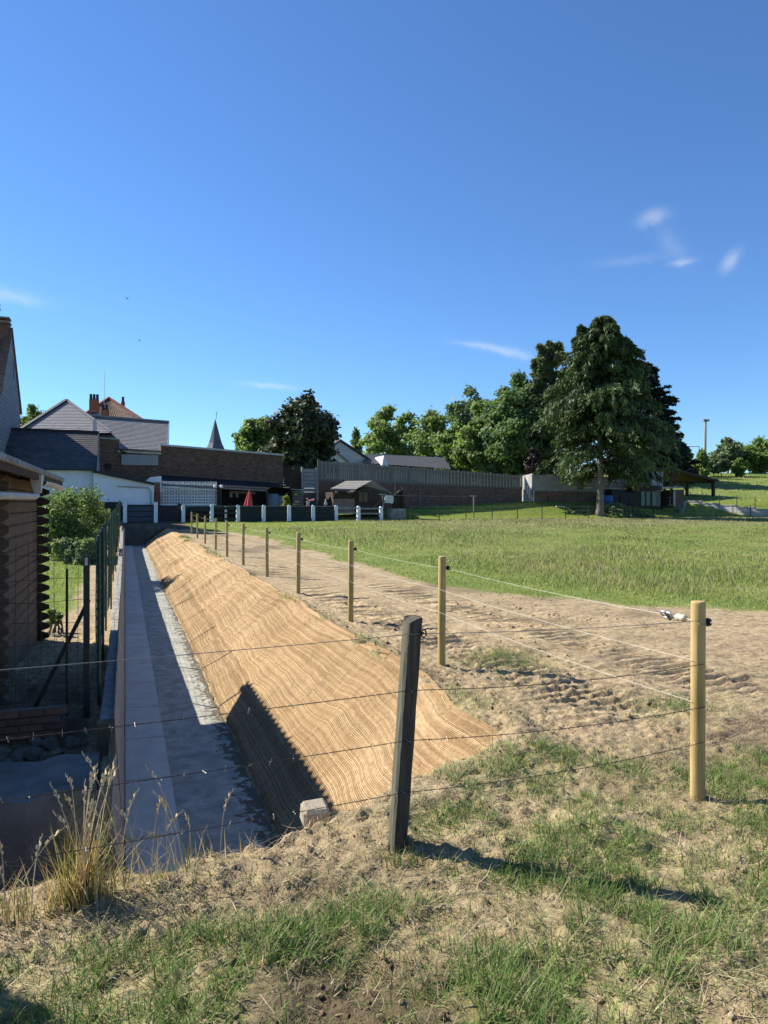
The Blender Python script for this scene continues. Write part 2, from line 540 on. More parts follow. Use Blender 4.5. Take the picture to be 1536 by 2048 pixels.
mud = mud + .55 * ss((fbm(V * .8, U * .5, 14, 4) - .54) * 6) * (V > 3) + .9 * np.exp(-((V - e_ - .12) / .16) ** 2) * (U > 7) * (U < 44) * (.3 + fbm(V * 3, U * 2, 15, 3))
mud = mud + 1.0 * ss((U - U_END + 1) / 1.5) * (1 - ss((U - 50.5) / 1)) * ss((5.2 - V) / 1.0) + .75 * ss((5.5 - U) / .4) * (V < -.1) * (U > 3.9)
mud = mud + .7 * ss((-.30 - V) / .1) * ss((U - 5.6) / .3) * (1 - ss((U - 9.0) / 1.5))  # shade of the left yard painted in as darker soil via this mask
mud = np.clip(mud * (.45 + 1.1 * fbm(V * 4, U * 4, 16, 4)), 0, 1)
dry = np.clip(ss((fbm(V * 1.1, U * 1.1, 24, 4) - .42) * 4) * ss((8 - U) / 3) * .9, 0, 1)
dry = np.maximum(dry, .75 * ss((.9 - V) / .6) * ss((U - 2.9) / .4) * ss((4.6 - U) / .3))
zone = np.stack([grass, mud, dry], -1).reshape(-1, 3)
lawnm = ss((U - 51.2) / .8) * (1 - ss((U - 57) / 2)) * ss((V - 5) / 4)
lawnm = np.maximum(lawnm, garden)
lawnm = np.maximum(lawnm, ss((U - 40) / 5) * ss((17 - V + 3 * (fbm(V * .3, U * .3, 19, 2) - .5)) / 6) * (V > 0))
pink = ss((U - 33 - 10 * (fbm(V * .15, U * .1, 77, 3) - .5)) / 9) * (1 - ss((U - 51) / 1)) * ss((V - 13) / 7)
track = (np.exp(-((V - 4.15 - .15 * np.sin(U * .3)) / .42) ** 4) + .9 * np.exp(-((V - 5.9 - .2 * np.sin(U * .25 + 1)) / .40) ** 4)) * ss((U - 6.5) / 2.5) * (1 - ss((U - 36) / 6)) * soil * (.5 + .5 * vnoise(V * 2, U * 1.2, 31))
zone2 = np.stack([lawnm, pink, track], -1).reshape(-1, 3)

k = NT('ground', .95, .15)
s = k.sep(k.attr('zone')); s2 = k.sep(k.attr('zone2'))
n1, n2, n3 = k.noise(1.3, 6), k.noise(14, 5), k.noise(60, 4)
soilc = k.ramp(n2, [(.28, (.19, .135, .078)), (.5, (.345, .265, .158)), (.75, (.49, .395, .245))])
soilc = k.mix(.5, soilc, k.ramp(n1, [(.3, (.72, .70, .68)), (.7, (1.2, 1.18, 1.15))]), 'MULTIPLY')
mud_shadec = k.ramp(n3, [(.3, (.055, .038, .024)), (.7, (.13, .092, .058))])
dryc = k.ramp(n3, [(.3, (.14, .10, .058)), (.55, (.31, .238, .142)), (.75, (.47, .385, .25))])
soilc = k.mix(.8, soilc, k.ramp(k.noise(1.0, 6, k.scale(k.co(), (3.2, 7.5, 3)), .72), [(.34, (.42, .40, .38)), (.48, (.95, .95, .95)), (.7, (1.18, 1.16, 1.12))]), 'MULTIPLY')
c = k.mix(s[1], soilc, mud_shadec)
c = k.mix(k.math('MULTIPLY', s[2], .55), c, dryc)
mead = k.ramp(k.noise(.55, 6), [(.3, (.10, .145, .028)), (.5, (.15, .19, .042)), (.7, (.21, .23, .07))])
mead = k.mix(.6, mead, k.ramp(k.noise(9, 5), [(.3, (.55, .55, .5)), (.7, (1.35, 1.35, 1.3))]), 'MULTIPLY')
mead = k.mix(k.math('MULTIPLY', s2[1], .55), mead, k.ramp(k.noise(2.2, 6), [(.35, (.12, .12, .05)), (.65, (.27, .225, .125))]))
lawnc = k.ramp(k.noise(3, 6), [(.3, (.12, .165, .022)), (.7, (.19, .225, .04))])
mead = k.mix(s2[0], mead, lawnc)
c = k.mix(s[0], c, mead)
k.color(c)
h = k.math('ADD', k.math('MULTIPLY', n2, .5), k.math('MULTIPLY', n3, .5))
wv = k.n.new('ShaderNodeTexWave'); wv.wave_type = 'BANDS'; wv.bands_direction = 'Y'
wv.inputs['Scale'].default_value = 1.45; wv.inputs['Distortion'].default_value = 2.6; wv.inputs['Detail'].default_value = 2; wv.inputs['Detail Scale'].default_value = 1.2
k.l.new(k.co(), wv.inputs['Vector'])
h = k.math('ADD', h, k.math('MULTIPLY', k.math('MULTIPLY', wv.outputs['Fac'], s2[2]), 2.2))
k.bump(h, .9, .03)
M_GROUND = k.m
me = np_mesh('ground', np.stack([V, U, Z], -1).reshape(-1, 3), quads, M_GROUND, {'zone': zone, 'zone2': zone2}, smooth=True)
ground = link('ground', me); ground['kind'] = 'structure'

# ------------------------------------------------------------------ channel bed
uu = np.concatenate([np.arange(3.95, 12, .10), np.arange(12, U_END + .3, .35)])
vv_n = 22
verts, faces = [], []
for i, u in enumerate(uu):
    c1 = float(vC(u)) + .10 * (float(fbm(np.array([u * 3.]), np.array([2.]), 6, 3)[0]) - .5)
    for j in range(vv_n):
        v = -.02 + (c1 + .02) * j / (vv_n - 1)
        z = float(zfloor(u)) + .012 + .012 * float(vnoise(np.array([u * 2.5]), np.array([v * 4]), 66)[0]) * (v > .5)
        if u < 5.6: pass
        verts.append((v, u, z))
n = vv_n
for i in range(len(uu) - 1):
    for j in range(n - 1):
        faces.append((i * n + j, i * n + j + 1, (i + 1) * n + j + 1, (i + 1) * n + j))
k = NT('bed_concrete', .92, .2)
sp = k.n.new('ShaderNodeSeparateXYZ'); k.l.new(k.co(), sp.inputs[0])
edge = k.math('SUBTRACT', 1.0, k.math('DIVIDE', sp.outputs[0], 1.35))
cc = k.ramp(k.noise(5, 6), [(.3, (.25, .245, .205)), (.55, (.40, .395, .335)), (.8, (.55, .54, .475))])
grit = k.ramp(k.noise(70, 3), [(.35, (.55, .53, .5)), (.6, (1.1, 1.1, 1.08))])
cc = k.mix(.7, cc, grit, 'MULTIPLY')
dirt = k.ramp(k.math('ADD', k.math('MULTIPLY', sp.outputs[0], .55), k.math('MULTIPLY', k.noise(9, 5), .6)), [(.98, (0, 0, 0)), (1.12, (1, 1, 1))])
cc = k.mix(dirt, cc, (.13, .105, .07))
k.color(cc); k.bump(k.noise(60, 4), .6, .012)
me = np_mesh('channel_bed', verts, faces, k.m, smooth=True)
bed = link('channel_bed', me); bed['kind'] = 'structure'

# ------------------------------------------------------------------ retaining wall of L-shaped elements beside the bed
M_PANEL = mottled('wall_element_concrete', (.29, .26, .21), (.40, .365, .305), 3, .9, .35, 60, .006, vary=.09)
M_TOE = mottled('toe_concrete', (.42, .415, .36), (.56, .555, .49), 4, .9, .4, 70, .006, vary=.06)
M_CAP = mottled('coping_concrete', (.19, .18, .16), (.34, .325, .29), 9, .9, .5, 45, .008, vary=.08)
def wall_top(u):
    return .0 + .62 * ((u - 8) / 38) ** 1.7 if u > 8 else 0.0
wall = thing('retaining_wall', 'long low concrete retaining wall with coping along the left of the channel', 'retaining wall', (-.1, 6.0, -1.28))
u0 = 5.65; L = 1.5
while u0 < U_END + 1:
    u1 = min(u0 + L, U_END + 2.0)
    g = .015
    a, b = u0 + g, u1 - g
    def sect(u, low=False):
        zt = wall_top(u) - .075 if u > 6.9 else -.30
        zf = float(zfloor(min(u, U_END)))
        if u > U_END: zf = zf + .5 * (u - U_END)
        dv = random.uniform(-.004, .004)
        return [(-.005 + dv, u, zf - .05), (-.005 + dv, u, zf + .0), (-.095 + dv, u, zt), (-.19, u, zt), (-.19, u, zf - .05)]
    m = MB()
    A, B = sect(a), sect(b)
    if a < 6.9 < b: 
        B = [(p[0], p[1], -.30 if p[2] > -.5 else p[2]) for p in B]
    m.add(A + B, [(4, 3, 2, 1, 0), (5, 6, 7, 8, 9)] + [(i, (i + 1) % 5, 5 + (i + 1) % 5, 5 + i) for i in range(5)])
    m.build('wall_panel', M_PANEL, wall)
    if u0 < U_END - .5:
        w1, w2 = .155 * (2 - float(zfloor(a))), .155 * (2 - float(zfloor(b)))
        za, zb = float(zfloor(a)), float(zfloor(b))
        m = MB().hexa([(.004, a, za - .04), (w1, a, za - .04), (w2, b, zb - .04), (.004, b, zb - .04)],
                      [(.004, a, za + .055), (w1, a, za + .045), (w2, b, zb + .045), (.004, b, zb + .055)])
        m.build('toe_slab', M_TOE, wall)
    u0 = u1
u0 = 7.0; first = None
while u0 < U_END + 2.4:
    a, b = u0 + .004, u0 + .50 - .004
    za, zb = wall_top(a), wall_top(b)
    dv = random.uniform(-.004, .004)
    m = MB().hexa([(-.218 + dv, a, za - .09), (-.088 + dv, a, za - .09), (-.088 + dv, b, zb - .09), (-.218 + dv, b, zb - .09)],
                  [(-.218 + dv, a, za), (-.088 + dv, a, za), (-.088 + dv, b, zb), (-.218 + dv, b, zb)])
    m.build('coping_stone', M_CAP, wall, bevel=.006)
    u0 += .5
# end pier of the coping
m = MB().box(-.24, -.088, 6.86, 6.996, -1.28, -.002)
m.build('end_pier', mottled('pier_wood', (.14, .095, .055), (.22, .16, .10), 4, .9, .5, 30, .01, stretch=(6, 6, 1)), wall)

# old headwall left of the channel mouth
M_OLDC = mottled('old_concrete', (.10, .085, .066), (.225, .205, .18), 2.2, .95, .8, 22, .02)
m = MB()
nx = 26
top, bot = [], []
for i in range(nx + 1):
    v = -4.2 + (4.2 - .20) * i / nx
    top.append((v, 5.60 + .05 * math.sin(i * 1.3) + random.uniform(-.02, .02), -.11 + random.uniform(-.03, .02)))
for i in range(nx):
    a, b = top[i], top[i + 1]
    m.hexa([(a[0], a[1] - .04, -1.35), (b[0], b[1] - .04, -1.35), (b[0], 6.35, -1.35), (a[0], 6.35, -1.35)],
           [a, b, (b[0], 6.35, b[2] + .02), (a[0], 6.35, a[2] + .02)])
hw = m.build('headwall', M_OLDC)
tag(hw, 'rough old concrete block in shade left of the channel mouth', 'headwall')

# ------------------------------------------------------------------ coir netting on the bank
def net_pt(v, u):
    return ground_coarse(v, u)
def strands(pu, pv, r, lift, wob, seed):
    """pu, pv: (n, m) paths; square-section cords laid on the bank"""
    n, m_ = pu.shape
    z = net_pt(pv, pu) + lift + wob * (fbm(pu * 9, pv * 9, seed, 2) - .5)
    P = np.stack([pv, pu, z], -1)
    d = np.gradient(P, axis=1); d /= np.linalg.norm(d, axis=2, keepdims=True) + 1e-9
    up = np.zeros_like(P); up[..., 0] = -.45; up[..., 2] = .9
    s = np.cross(d, up); s /= np.linalg.norm(s, axis=2, keepdims=True) + 1e-9
    t = np.cross(s, d)
    rr = (r * (.7 + .6 * hashn(np.arange(n * m_).reshape(n, m_), np.zeros((n, m_), int), seed)))[..., None]
    vs = np.stack([P + s * rr, P + t * rr * .8, P - s * rr], 2)     # (n, m, 3, 3)
    vid = np.arange(n * m_ * 3).reshape(n, m_, 3)
    f = []
    for a, b in ((0, 1), (1, 2)):
        f.append(np.stack([vid[:, :-1, a], vid[:, :-1, b], vid[:, 1:, b], vid[:, 1:, a]], -1).reshape(-1, 4))
    tint = np.repeat((hashn(np.arange(n), np.zeros(n, int), seed + 5)[:, None] * .5 + .5 * fbm(pu * 1.1, pv * 1.6, seed + 2, 3)).reshape(-1), 3)
    return vs.reshape(-1, 3), np.concatenate(f), tint
k = NT('coir', .95, .1)
s = k.sep(k.attr('tint'))
cc = k.ramp(s[0], [(.2, (.245, .157, .080)), (.5, (.335, .226, .12)), (.8, (.44, .318, .182))])
cc = k.mix(.6, cc, k.ramp(k.noise(30, 3), [(.3, (.72, .7, .66)), (.7, (1.15, 1.15, 1.12))]), 'MULTIPLY')
k.color(cc); M_COIR = k.m
k = NT('coir_backing', .98, .05)
cc = k.ramp(k.noise(1.2, 6), [(.3, (.085, .053, .026)), (.7, (.15, .096, .048))])
w = k.n.new('ShaderNodeTexWave'); w.wave_type = 'BANDS'; w.bands_direction = 'X'
w.inputs['Scale'].default_value = 9; w.inputs['Distortion'].default_value = 5; w.inputs['Detail'].default_value = 3; w.inputs['Detail Scale'].default_value = .8
k.l.new(k.co(), w.inputs['Vector'])
cc = k.mix(k.ramp(w.outputs['Fac'], [(.2, (0, 0, 0)), (.6, (.75, .75, .75))]), k.mix(1.0, cc, (.62, .58, .52), 'MULTIPLY'), k.mix(1.0, cc, (1.15, 1.15, 1.15), 'MULTIPLY'))
k.color(cc); k.bump(w.outputs['Fac'], .9, .02); M_BACK = k.m
def net_bounds(u):
    a = vC(u) + .03 + .05 * (fbm(u * 2.2, 0 * u, 81, 3) - .5)
    b = crest_v(u) - .04 + .26 * ss((u - 6.0) / 2) + .18 * (fbm(u * .9, 0 * u, 82, 3) - .5)
    return a, b
def u_start(v):
    return np.interp(v, EDGE_V, EDGE_U) + .16
# backing sheet
bu = np.concatenate([np.arange(4.3, 14, .07), np.arange(14, U_END + 1.2, .16)])
tt = np.linspace(0, 1, 46)
a, b = net_bounds(bu)
PV = a[:, None] + (b - a)[:, None] * tt[None, :]
PU_ = np.repeat(bu[:, None], len(tt), 1)
PU_ = np.maximum(PU_, u_start(PV))
PZ = net_pt(PV, PU_) + .012
i2 = np.arange(PV.size).reshape(PV.shape)
q = np.stack([i2[:-1, :-1], i2[:-1, 1:], i2[1:, 1:], i2[1:, :-1]], -1).reshape(-1, 4)
netting = thing('erosion_netting', 'brown coir netting pegged over the sloping bank of the channel', 'netting', (2.2, 6.0, -.5))
me = np_mesh('backing', np.stack([PV, PU_, PZ], -1).reshape(-1, 3) - np.array(netting.location), q, M_BACK, smooth=True)
o = link('backing', me, netting)
# heavy wavy cords down the length, lighter cross cords below them
def wave(u, f):
    return .034 * (fbm(u * .55, f * 2.0, 101, 2) - .5) * 2 + .009 * np.sin(u * 5.5 + 5 * fbm(u * .5, f * 2.5, 109, 2)) * vnoise(u * .8, f * 3, 113) + .008 * (vnoise(u * 3.2, f * 9, 105) - .5)
parts = []
off = 0
for (lo, hi, st, n_, r, rl) in ((4.2, 9.0, .035, 118, .0072, .024), (9.0, 15.0, .07, 110, .0080, .026), (15.0, 24.0, .15, 84, .0105, .028), (24.0, 44.0, .3, 60, .018, .030)):
    cu = np.arange(lo, hi + st, st)
    t2 = (np.arange(n_) + .5) / n_
    a, b = net_bounds(cu)
    f = t2[:, None] + wave(cu[None, :], t2[:, None]) * np.minimum(1, 4 * t2 * (1 - t2))[:, None]
    pv = a[None, :] + (b - a)[None, :] * f
    pu = np.repeat(cu[None, :], n_, 0)
    ok = pu > u_start(pv)
    vs, fs, ti = strands(np.maximum(pu, u_start(pv)), pv, r, rl, .014, 7)
    keep = (ok[:, :-1] | ok[:, 1:]).reshape(-1)
    fs = fs[np.concatenate([keep, keep])]
    parts.append((vs, fs + off, ti)); off += len(vs)
for (lo, hi, st, m_, r) in ((4.2, 9.5, .030, 60, .0062), (9.5, 16, .040, 40, .0075), (16, 30, .075, 30, .012)):
    cu = np.arange(lo, hi, st)
    t2 = np.linspace(0, 1, m_)
    a, b = net_bounds(cu)
    pv = a[:, None] + (b - a)[:, None] * t2[None, :]
    pu = np.repeat(cu[:, None], m_, 1)
    pu = pu + .05 * (fbm(pv * 1.6, pu * .9, 131, 3) - .5) * 2
    ok = pu > u_start(pv)
    vs, fs, ti = strands(np.maximum(pu, u_start(pv)), pv, r, .020, .010, 13)
    keep = (ok[:, :-1] & ok[:, 1:]).reshape(-1)
    fs = fs[np.concatenate([keep, keep])]
    parts.append((vs, fs + off, ti)); off += len(vs)
vs = np.concatenate([p[0] for p in parts]) - np.array(netting.location)
fs = np.concatenate([p[1] for p in parts]); ti = np.concatenate([p[2] for p in parts])
me = np_mesh('cords', vs, fs, M_COIR, {'tint': np.repeat(ti[:, None], 3, 1)})
o = link('cords', me, netting); o['kind'] = 'stuff'
# ------------------------------------------------------------------ fence posts and wires
M_NEWWOOD = None
def wood_mat(name, c1, c2, stretch=(30, 30, 1.6), rough=.8, bump=.35):
    k = NT(name, rough, .25)
    vec = k.scale(k.co(), stretch)
    n = k.noise(1.0, 6, vec, .65, 1.0)
    c = k.ramp(n, [(.28, c1), (.5, tuple((a + b) / 2 for a, b in zip(c1, c2))), (.72, c2)])
    c = k.mix(.55, c, k.ramp(k.noise(2.3, 3), [(.3, (.72, .72, .7)), (.7, (1.2, 1.2, 1.18))]), 'MULTIPLY')
    vo = k.n.new('ShaderNodeTexVoronoi'); vo.inputs['Scale'].default_value = 1.0
    k.l.new(k.scale(k.co(), (9, 9, 4.5)), vo.inputs['Vector'])
    c = k.mix(k.ramp(vo.outputs['Distance'], [(.06, (.75, .75, .75)), (.15, (0, 0, 0))]), c, tuple(x * .35 for x in c1))
    k.color(c); k.bump(n, bump, .006)
    return k.m
M_NEWWOOD = wood_mat('treated_pine', (.29, .205, .075), (.52, .395, .17))
M_OLDWOOD = wood_mat('weathered_oak', (.045, .043, .032), (.135, .125, .095), bump=.9)
M_BLACK = mottled('black_plastic', (.012, .012, .014), (.02, .02, .022), 8, .4, 0)
M_WHITEP = mottled('white_plastic', (.72, .70, .66), (.80, .78, .74), 8, .45, 0)
M_ROPE = mottled('white_rope', (.50, .48, .41), (.62, .60, .53), 90, .8, 0)
M_WIRE = mottled('galvanised_wire', (.17, .16, .15), (.30, .29, .27), 60, .5, 0, metal=.5)
M_RUST = mottled('rusty_wire', (.045, .035, .03), (.10, .075, .06), 40, .7, 0, metal=.3)

def round_post_mesh(h, r, m, depth=.25, notch=False, name='post'):
    """a turned post with chamfered head, running a little into the soil"""
    n = 20
    mb = MB()
    prof = [(r, -depth), (r, 0), (r * .995, h * .5), (r * .99, h - .016), (r * .92, h - .003), (r * .80, h)]
    mb.lathe((0, 0, 0), prof, n)
    return mb.mesh(name, m, None, smooth=True)
ordw = ['nearest', 'second nearest', 'third nearest', 'fourth', 'fifth', 'sixth', 'seventh', 'eighth', 'ninth', 'tenth', 'farthest']
me_post = round_post_mesh(1.30, .046, M_NEWWOOD)
ins = MB()
ins.tube([(.045, 0, 1.16), (.062, 0, 1.16)], .011, 8)
ins.lathe((.078, 0, 1.16), [(.010, -.026), (.024, -.020), (.027, -.008), (.017, -.003), (.017, .003), (.027, .008), (.024, .020), (.010, .026)], 12)
me_ins = ins.mesh('insulator', M_BLACK, None, smooth=True)
groove = MB()
groove.add([(-.026, -.0385, -.1), (-.022, -.0412, -.1), (-.022, -.0412, 1.285), (-.026, -.0385, 1.285)], [(0, 1, 2, 3)])
POSTS = []
for i in range(11):
    u = 3.55 + 3.72 * i + (.28 if i == 1 else 0)
    v = 3.48 + (.04 if i % 3 == 1 else 0)
    zb = gz(v, u) if i else gz(v, u)
    zb = .066 + .03 * max(0, (i - 6)) + (.012 if i in (2, 5) else 0) + .012 * max(0, i - 8)
    lab = ('thick pale round pine post in front, ending the new fence and holding barbed wire' if i == 0 else
           f'{ordw[i]} pale round pine post of the row along the channel bank' if i < 10 else
           'farthest pale round pine post of the row, beside the white concrete fence')
    t = thing('fence_post', lab, 'post', (v, u, zb), 'pale round posts along the channel bank')
    o = link('shaft', me_post, t); o.rotation_euler.z = i * 1.1
    o2 = link('insulator', me_ins, t)
    s = 1.0 + .01 * math.sin(i * 7)
    t.scale = (1.0, 1.0, s)
    t.rotation_euler = (random.uniform(-.008, .008), random.uniform(-.006, .014) , 0)
    POSTS.append(Vector((v, u, zb)))

# old dark square-ish post leaning over
P0 = Vector((1.42, 3.63, gz(1.42, 3.63)))
t = thing('weathered_post', 'old dark leaning wooden post with mossy edge coloured as if sunlit in the centre foreground', 'post', P0)
mb = MB()
segs = 12; n = 10
shape = [(-.052, -.030), (-.040, -.050), (.0, -.052), (.034, -.05), (.050, -.034), (.053, .0), (.046, .04), (.02, .054), (-.03, .052), (-.053, .02)]
lean = Vector((.095, -.01, 0)) / 1.33
for i in range(segs + 1):
    z = -.2 + (1.262 + .2) * i / segs
    for j, (a, b) in enumerate(shape):
        w = 1.0 + .05 * math.sin(i * 2.1 + j * 1.7) * .6 + random.uniform(-.012, .012)
        zz = z
        if i == segs: zz = z - (.022 if j in (0, 1, 9) else 0) + random.uniform(-.006, .006)
        mb.v.append(tuple(P0 + Vector((a * w * .92, b * w, zz)) + lean * max(z, 0)))
for i in range(segs):
    for j in range(n):
        j2 = (j + 1) % n
        mb.f.append((i * n + j, i * n + j2, (i + 1) * n + j2, (i + 1) * n + j))
mb.f.append(tuple(segs * n + j for j in range(n)))
k = NT('mossy_sunlit_side_post', .95, .05)
vec = k.scale(k.co(), (32, 32, 1.5))
nn = k.noise(1.0, 6, vec, .7, .8)
cc = k.ramp(nn, [(.3, (.03, .026, .021)), (.55, (.078, .068, .056)), (.75, (.15, .133, .11))])
moss = k.ramp(k.noise(1.0, 5, k.scale(k.co(), (16, 16, 2.2))), [(.42, (0, 0, 0)), (.62, (.75, .75, .75))])
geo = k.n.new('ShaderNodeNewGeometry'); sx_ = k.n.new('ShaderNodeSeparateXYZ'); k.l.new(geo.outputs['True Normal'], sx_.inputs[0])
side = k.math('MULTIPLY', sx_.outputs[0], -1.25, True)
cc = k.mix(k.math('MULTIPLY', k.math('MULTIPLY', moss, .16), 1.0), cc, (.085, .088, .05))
cc = k.mix(k.math('MULTIPLY', side, .62), cc, (.19, .185, .135))  # sunlight put into the colour: left-facing facets turned pale lichen grey
k.color(cc); k.bump(nn, 1.0, .012); M_MOSSLITP = k.m
mb.build('shaft', M_MOSSLITP, t)
PT = P0 + lean * 1.2
m = MB(); 
zc = 1.18
pz = P0 + lean * zc + Vector((.045, -.055, zc))
m.tube([pz + Vector((0, .02, 0)), pz + Vector((0, -.004, 0))], .008, 8)
ring = [pz + Vector((.014 * math.cos(a), -.012, .022 * math.sin(a))) for a in np.linspace(0, 2 * math.pi, 13)]
m.tube(ring, .0045, 6)
m.build('ring_insulator', M_BLACK, t)
for zc in (.87, .595, .31):
    m = MB(); c = P0 + lean * zc + Vector((-.004, -.056, zc))
    m.tube([c + Vector((-.012, .006, .012)), c + Vector((-.008, -.006, .006)), c + Vector((.008, -.006, -.006)), c + Vector((.012, .006, -.012))], .0022, 5)
    m.build('staple', M_WIRE, t)

# smooth top wire and three barbed wires across the channel mouth
def sag_line(a, b, n, sag, jit=0):
    a, b = Vector(a), Vector(b); out = []
    for i in range(n + 1):
        f = i / n
        p = a.lerp(b, f); p.z -= sag * 4 * f * (1 - f) + (random.uniform(-jit, jit) if 0 < i < n else 0)
        out.append(p)
    return out
LEFT = Vector((-3.2, 3.55, 0))
def post_at(z): return P0 + lean * z + Vector((0, -.058, z))
R0 = POSTS[0]
zs = {'w': (1.18, 1.18), 'a': (.87, .90), 'b': (.595, .625), 'c': (.31, .40)}
def cross_wire(zl, zo, zr, sagl, sagr):
    a = Vector((LEFT.x, LEFT.y, zl)); b = post_at(zo); c = Vector((R0.x + .02, R0.y - .052, R0.z + zr))
    return sag_line(a, b, 26, sagl) + sag_line(b, c, 14, sagr)[1:]
pts = cross_wire(1.255, 1.18, 1.185, .02, .015)
pts = [p + Vector((.0, 0, 0)) for p in pts]
m = MB().tube(pts, .0020, 6)
tag(m.build('fence_wire', M_WIRE, None, loc=LEFT), 'smooth topmost wire crossing the channel mouth above the barbed strands', 'wire')
barb = MB()
barb.tube([(-.004, -.013, .011), (0, -.003, .004), (.003, .004, -.003), (.005, .013, -.012)], .0013, 4)
barb.tube([(.004, .012, .012), (0, .004, .003), (-.003, -.004, -.003), (-.006, -.012, -.011)], .0013, 4)
me_barb = barb.mesh('barb', M_WIRE)
for nm, zl, zo, zr, lab in (('a', .955, .87, .905, 'upper rusty barbed wire strand of the three crossing the channel mouth'),
                            ('b', .68, .595, .63, 'middle rusty barbed wire strand of the three crossing the channel mouth'),
                            ('c', .40, .31, .405, 'lowest rusty barbed wire strand of the three, just above the soil bank')):
    pts = cross_wire(zl, zo, zr, .03, .035)
    t = thing('barbed_wire', lab, 'barbed wire', LEFT + Vector((0, 0, zl)), 'barbed wire strands across the channel mouth')
    fine = []
    for a, b in zip(pts[:-1], pts[1:]):
        for q in range(10): fine.append(a.lerp(b, q / 10))
    tw1, tw2 = [], []
    s = 0
    for i, p in enumerate(fine):
        ang = i * 1.15
        off = Vector((0, math.cos(ang), math.sin(ang))) * .0020
        tw1.append(p + off); tw2.append(p - off)
    MB().tube(tw1, .0013, 4).tube(tw2, .0013, 4).build('strand', M_RUST, t)
    dist = 0.0; nxt = .06
    for a, b in zip(pts[:-1], pts[1:]):
        L = (b - a).length
        while dist + L > nxt:
            p = a.lerp(b, (nxt - dist) / L)
            o = link('barb', me_barb, t); o.location = p - t.location
            o.rotation_euler = (random.uniform(0, 6), random.uniform(-.3, .3), random.uniform(-.3, .3)); nxt += random.uniform(.10, .125)
        dist += L
# binding turns of wire round the end post
for zr in (1.185, .905, .63, .405):
    pass
# white electric ropes along the row of posts
top_pts = []
for i, p in enumerate(POSTS):
    top_pts.append(p + Vector((.078, 0, 1.16)))
def rope_line(zoff, xoff):
    out = []
    for i in range(len(POSTS) - 1):
        a = POSTS[i] + Vector((xoff, 0, zoff)); b = POSTS[i + 1] + Vector((xoff, 0, zoff))
        out += sag_line(a, b, 8, .025)[:-1]
    out.append(POSTS[-1] + Vector((xoff, 0, zoff)))
    return out
for zo, xo, st, lab in ((1.16, .078, .32, 'uppermost thin white electric rope strung along the pine posts'),
                    (.925, -.05, 0, 'middle thin white electric rope strung along the pine posts'),
                    (.655, -.05, 0, 'lowest thin white electric rope strung along the pine posts')):
    pts = rope_line(zo, xo)
    if st:
        # the rope ends in the tensioner short of the first post
        a = POSTS[0] + Vector((.03, .05, 1.165)); b = pts[8]
        pts = [a.lerp(b, st / (b - a).length)] + pts[2:]
    else:
        pts = [POSTS[0] + Vector((-.047, -.0, zo))] + pts[1:]
    m = MB().tube(pts, .0015, 5)
    tag(m.build('fence_rope', M_ROPE, None, loc=pts[0]), lab, 'rope', 'white ropes along the pine posts')
a = POSTS[0] + Vector((.03, .05, 1.165)); b = rope_line(1.16, .078)[8]
d = (b - a).normalized()
sd = d.cross(Vector((0, 0, 1))).normalized()
up_ = sd.cross(d)
t = thing('rope_tensioner', 'white rope tensioner and egg insulator tied to the nearest pine post', 'tensioner', a + d * .3)
c = a + d * .265
# galvanised oval ratchet frame
ring = [c + d * (.054 * math.copysign(abs(math.cos(q)) ** .6, math.cos(q))) + (sd * -.6 + up_ * .8) * (.026 * math.copysign(abs(math.sin(q)) ** .6, math.sin(q))) for q in np.linspace(0, 2 * math.pi, 25)]
MB().tube(ring, .006, 6).build('frame', mottled('zinc', (.42, .42, .44), (.56, .56, .58), 20, .35, 0, metal=.4), t)
MB().tube([c + (sd * -.6 + up_ * .8) * .034 - d * .01, c - (sd * -.6 + up_ * .8) * .040 - d * .01], .014, 8).build('spool', mottled('grey_metal', (.16, .16, .18), (.28, .28, .3), 20, .4, 0, metal=.5), t)
MB().tube([c - d * .054, c - d * .072, c - d * .092], .004, 5).build('hook', M_WIRE, t)
e = a + d * .128
mb = MB()
nseg = 9
prof = [(.010, -.046), (.022, -.038), (.027, -.023), (.023, -.008), (.023, .008), (.027, .023), (.022, .038), (.010, .046)]
base = len(mb.v); nn = 10
for r, z in prof:
    for q in range(nn):
        an = 2 * math.pi * q / nn
        mb.v.append(tuple(e + d * z + (sd * math.cos(an) + up_ * math.sin(an)) * r))
for i in range(len(prof) - 1):
    for q in range(nn):
        q2 = (q + 1) % nn
        mb.f.append((i * nn + q, i * nn + q2, (i + 1) * nn + q2, (i + 1) * nn + q))
mb.f.append(tuple(range(nn))[::-1]); mb.f.append(tuple((len(prof) - 1) * nn + q for q in range(nn)))
mb.build('egg_insulator', mottled('cream_plastic', (.50, .43, .30), (.60, .53, .40), 12, .5, 0), t, smooth=True)
MB().tube([e - d * .044, a + d * .04, POSTS[0] + Vector((-.03, -.048, 1.16)), POSTS[0] + Vector((.03, -.045, 1.158))], .0028, 5).build('tie', M_WIRE, t)

# concrete block and stones on the lip of the bank
PB = PD(629, 1628, 4.38)
mb = MB()
mb.hexa([PB + Vector((-.085, -.07, -.06)), PB + Vector((.085, -.085, -.06)), PB + Vector((.10, .09, -.06)), PB + Vector((-.075, .10, -.06))],
        [PB + Vector((-.08, -.065, .045)), PB + Vector((.078, -.085, .052)), PB + Vector((.088, .085, .066)), PB + Vector((-.07, .09, .062))])
o = mb.build('stone_block', mottled('block_stone', (.22, .18, .13), (.38, .33, .25), 9, .95, .6, 40, .01), None, loc=PB, bevel=.018)
tag(o, 'small worn concrete block on the soil lip beside the netting', 'block')

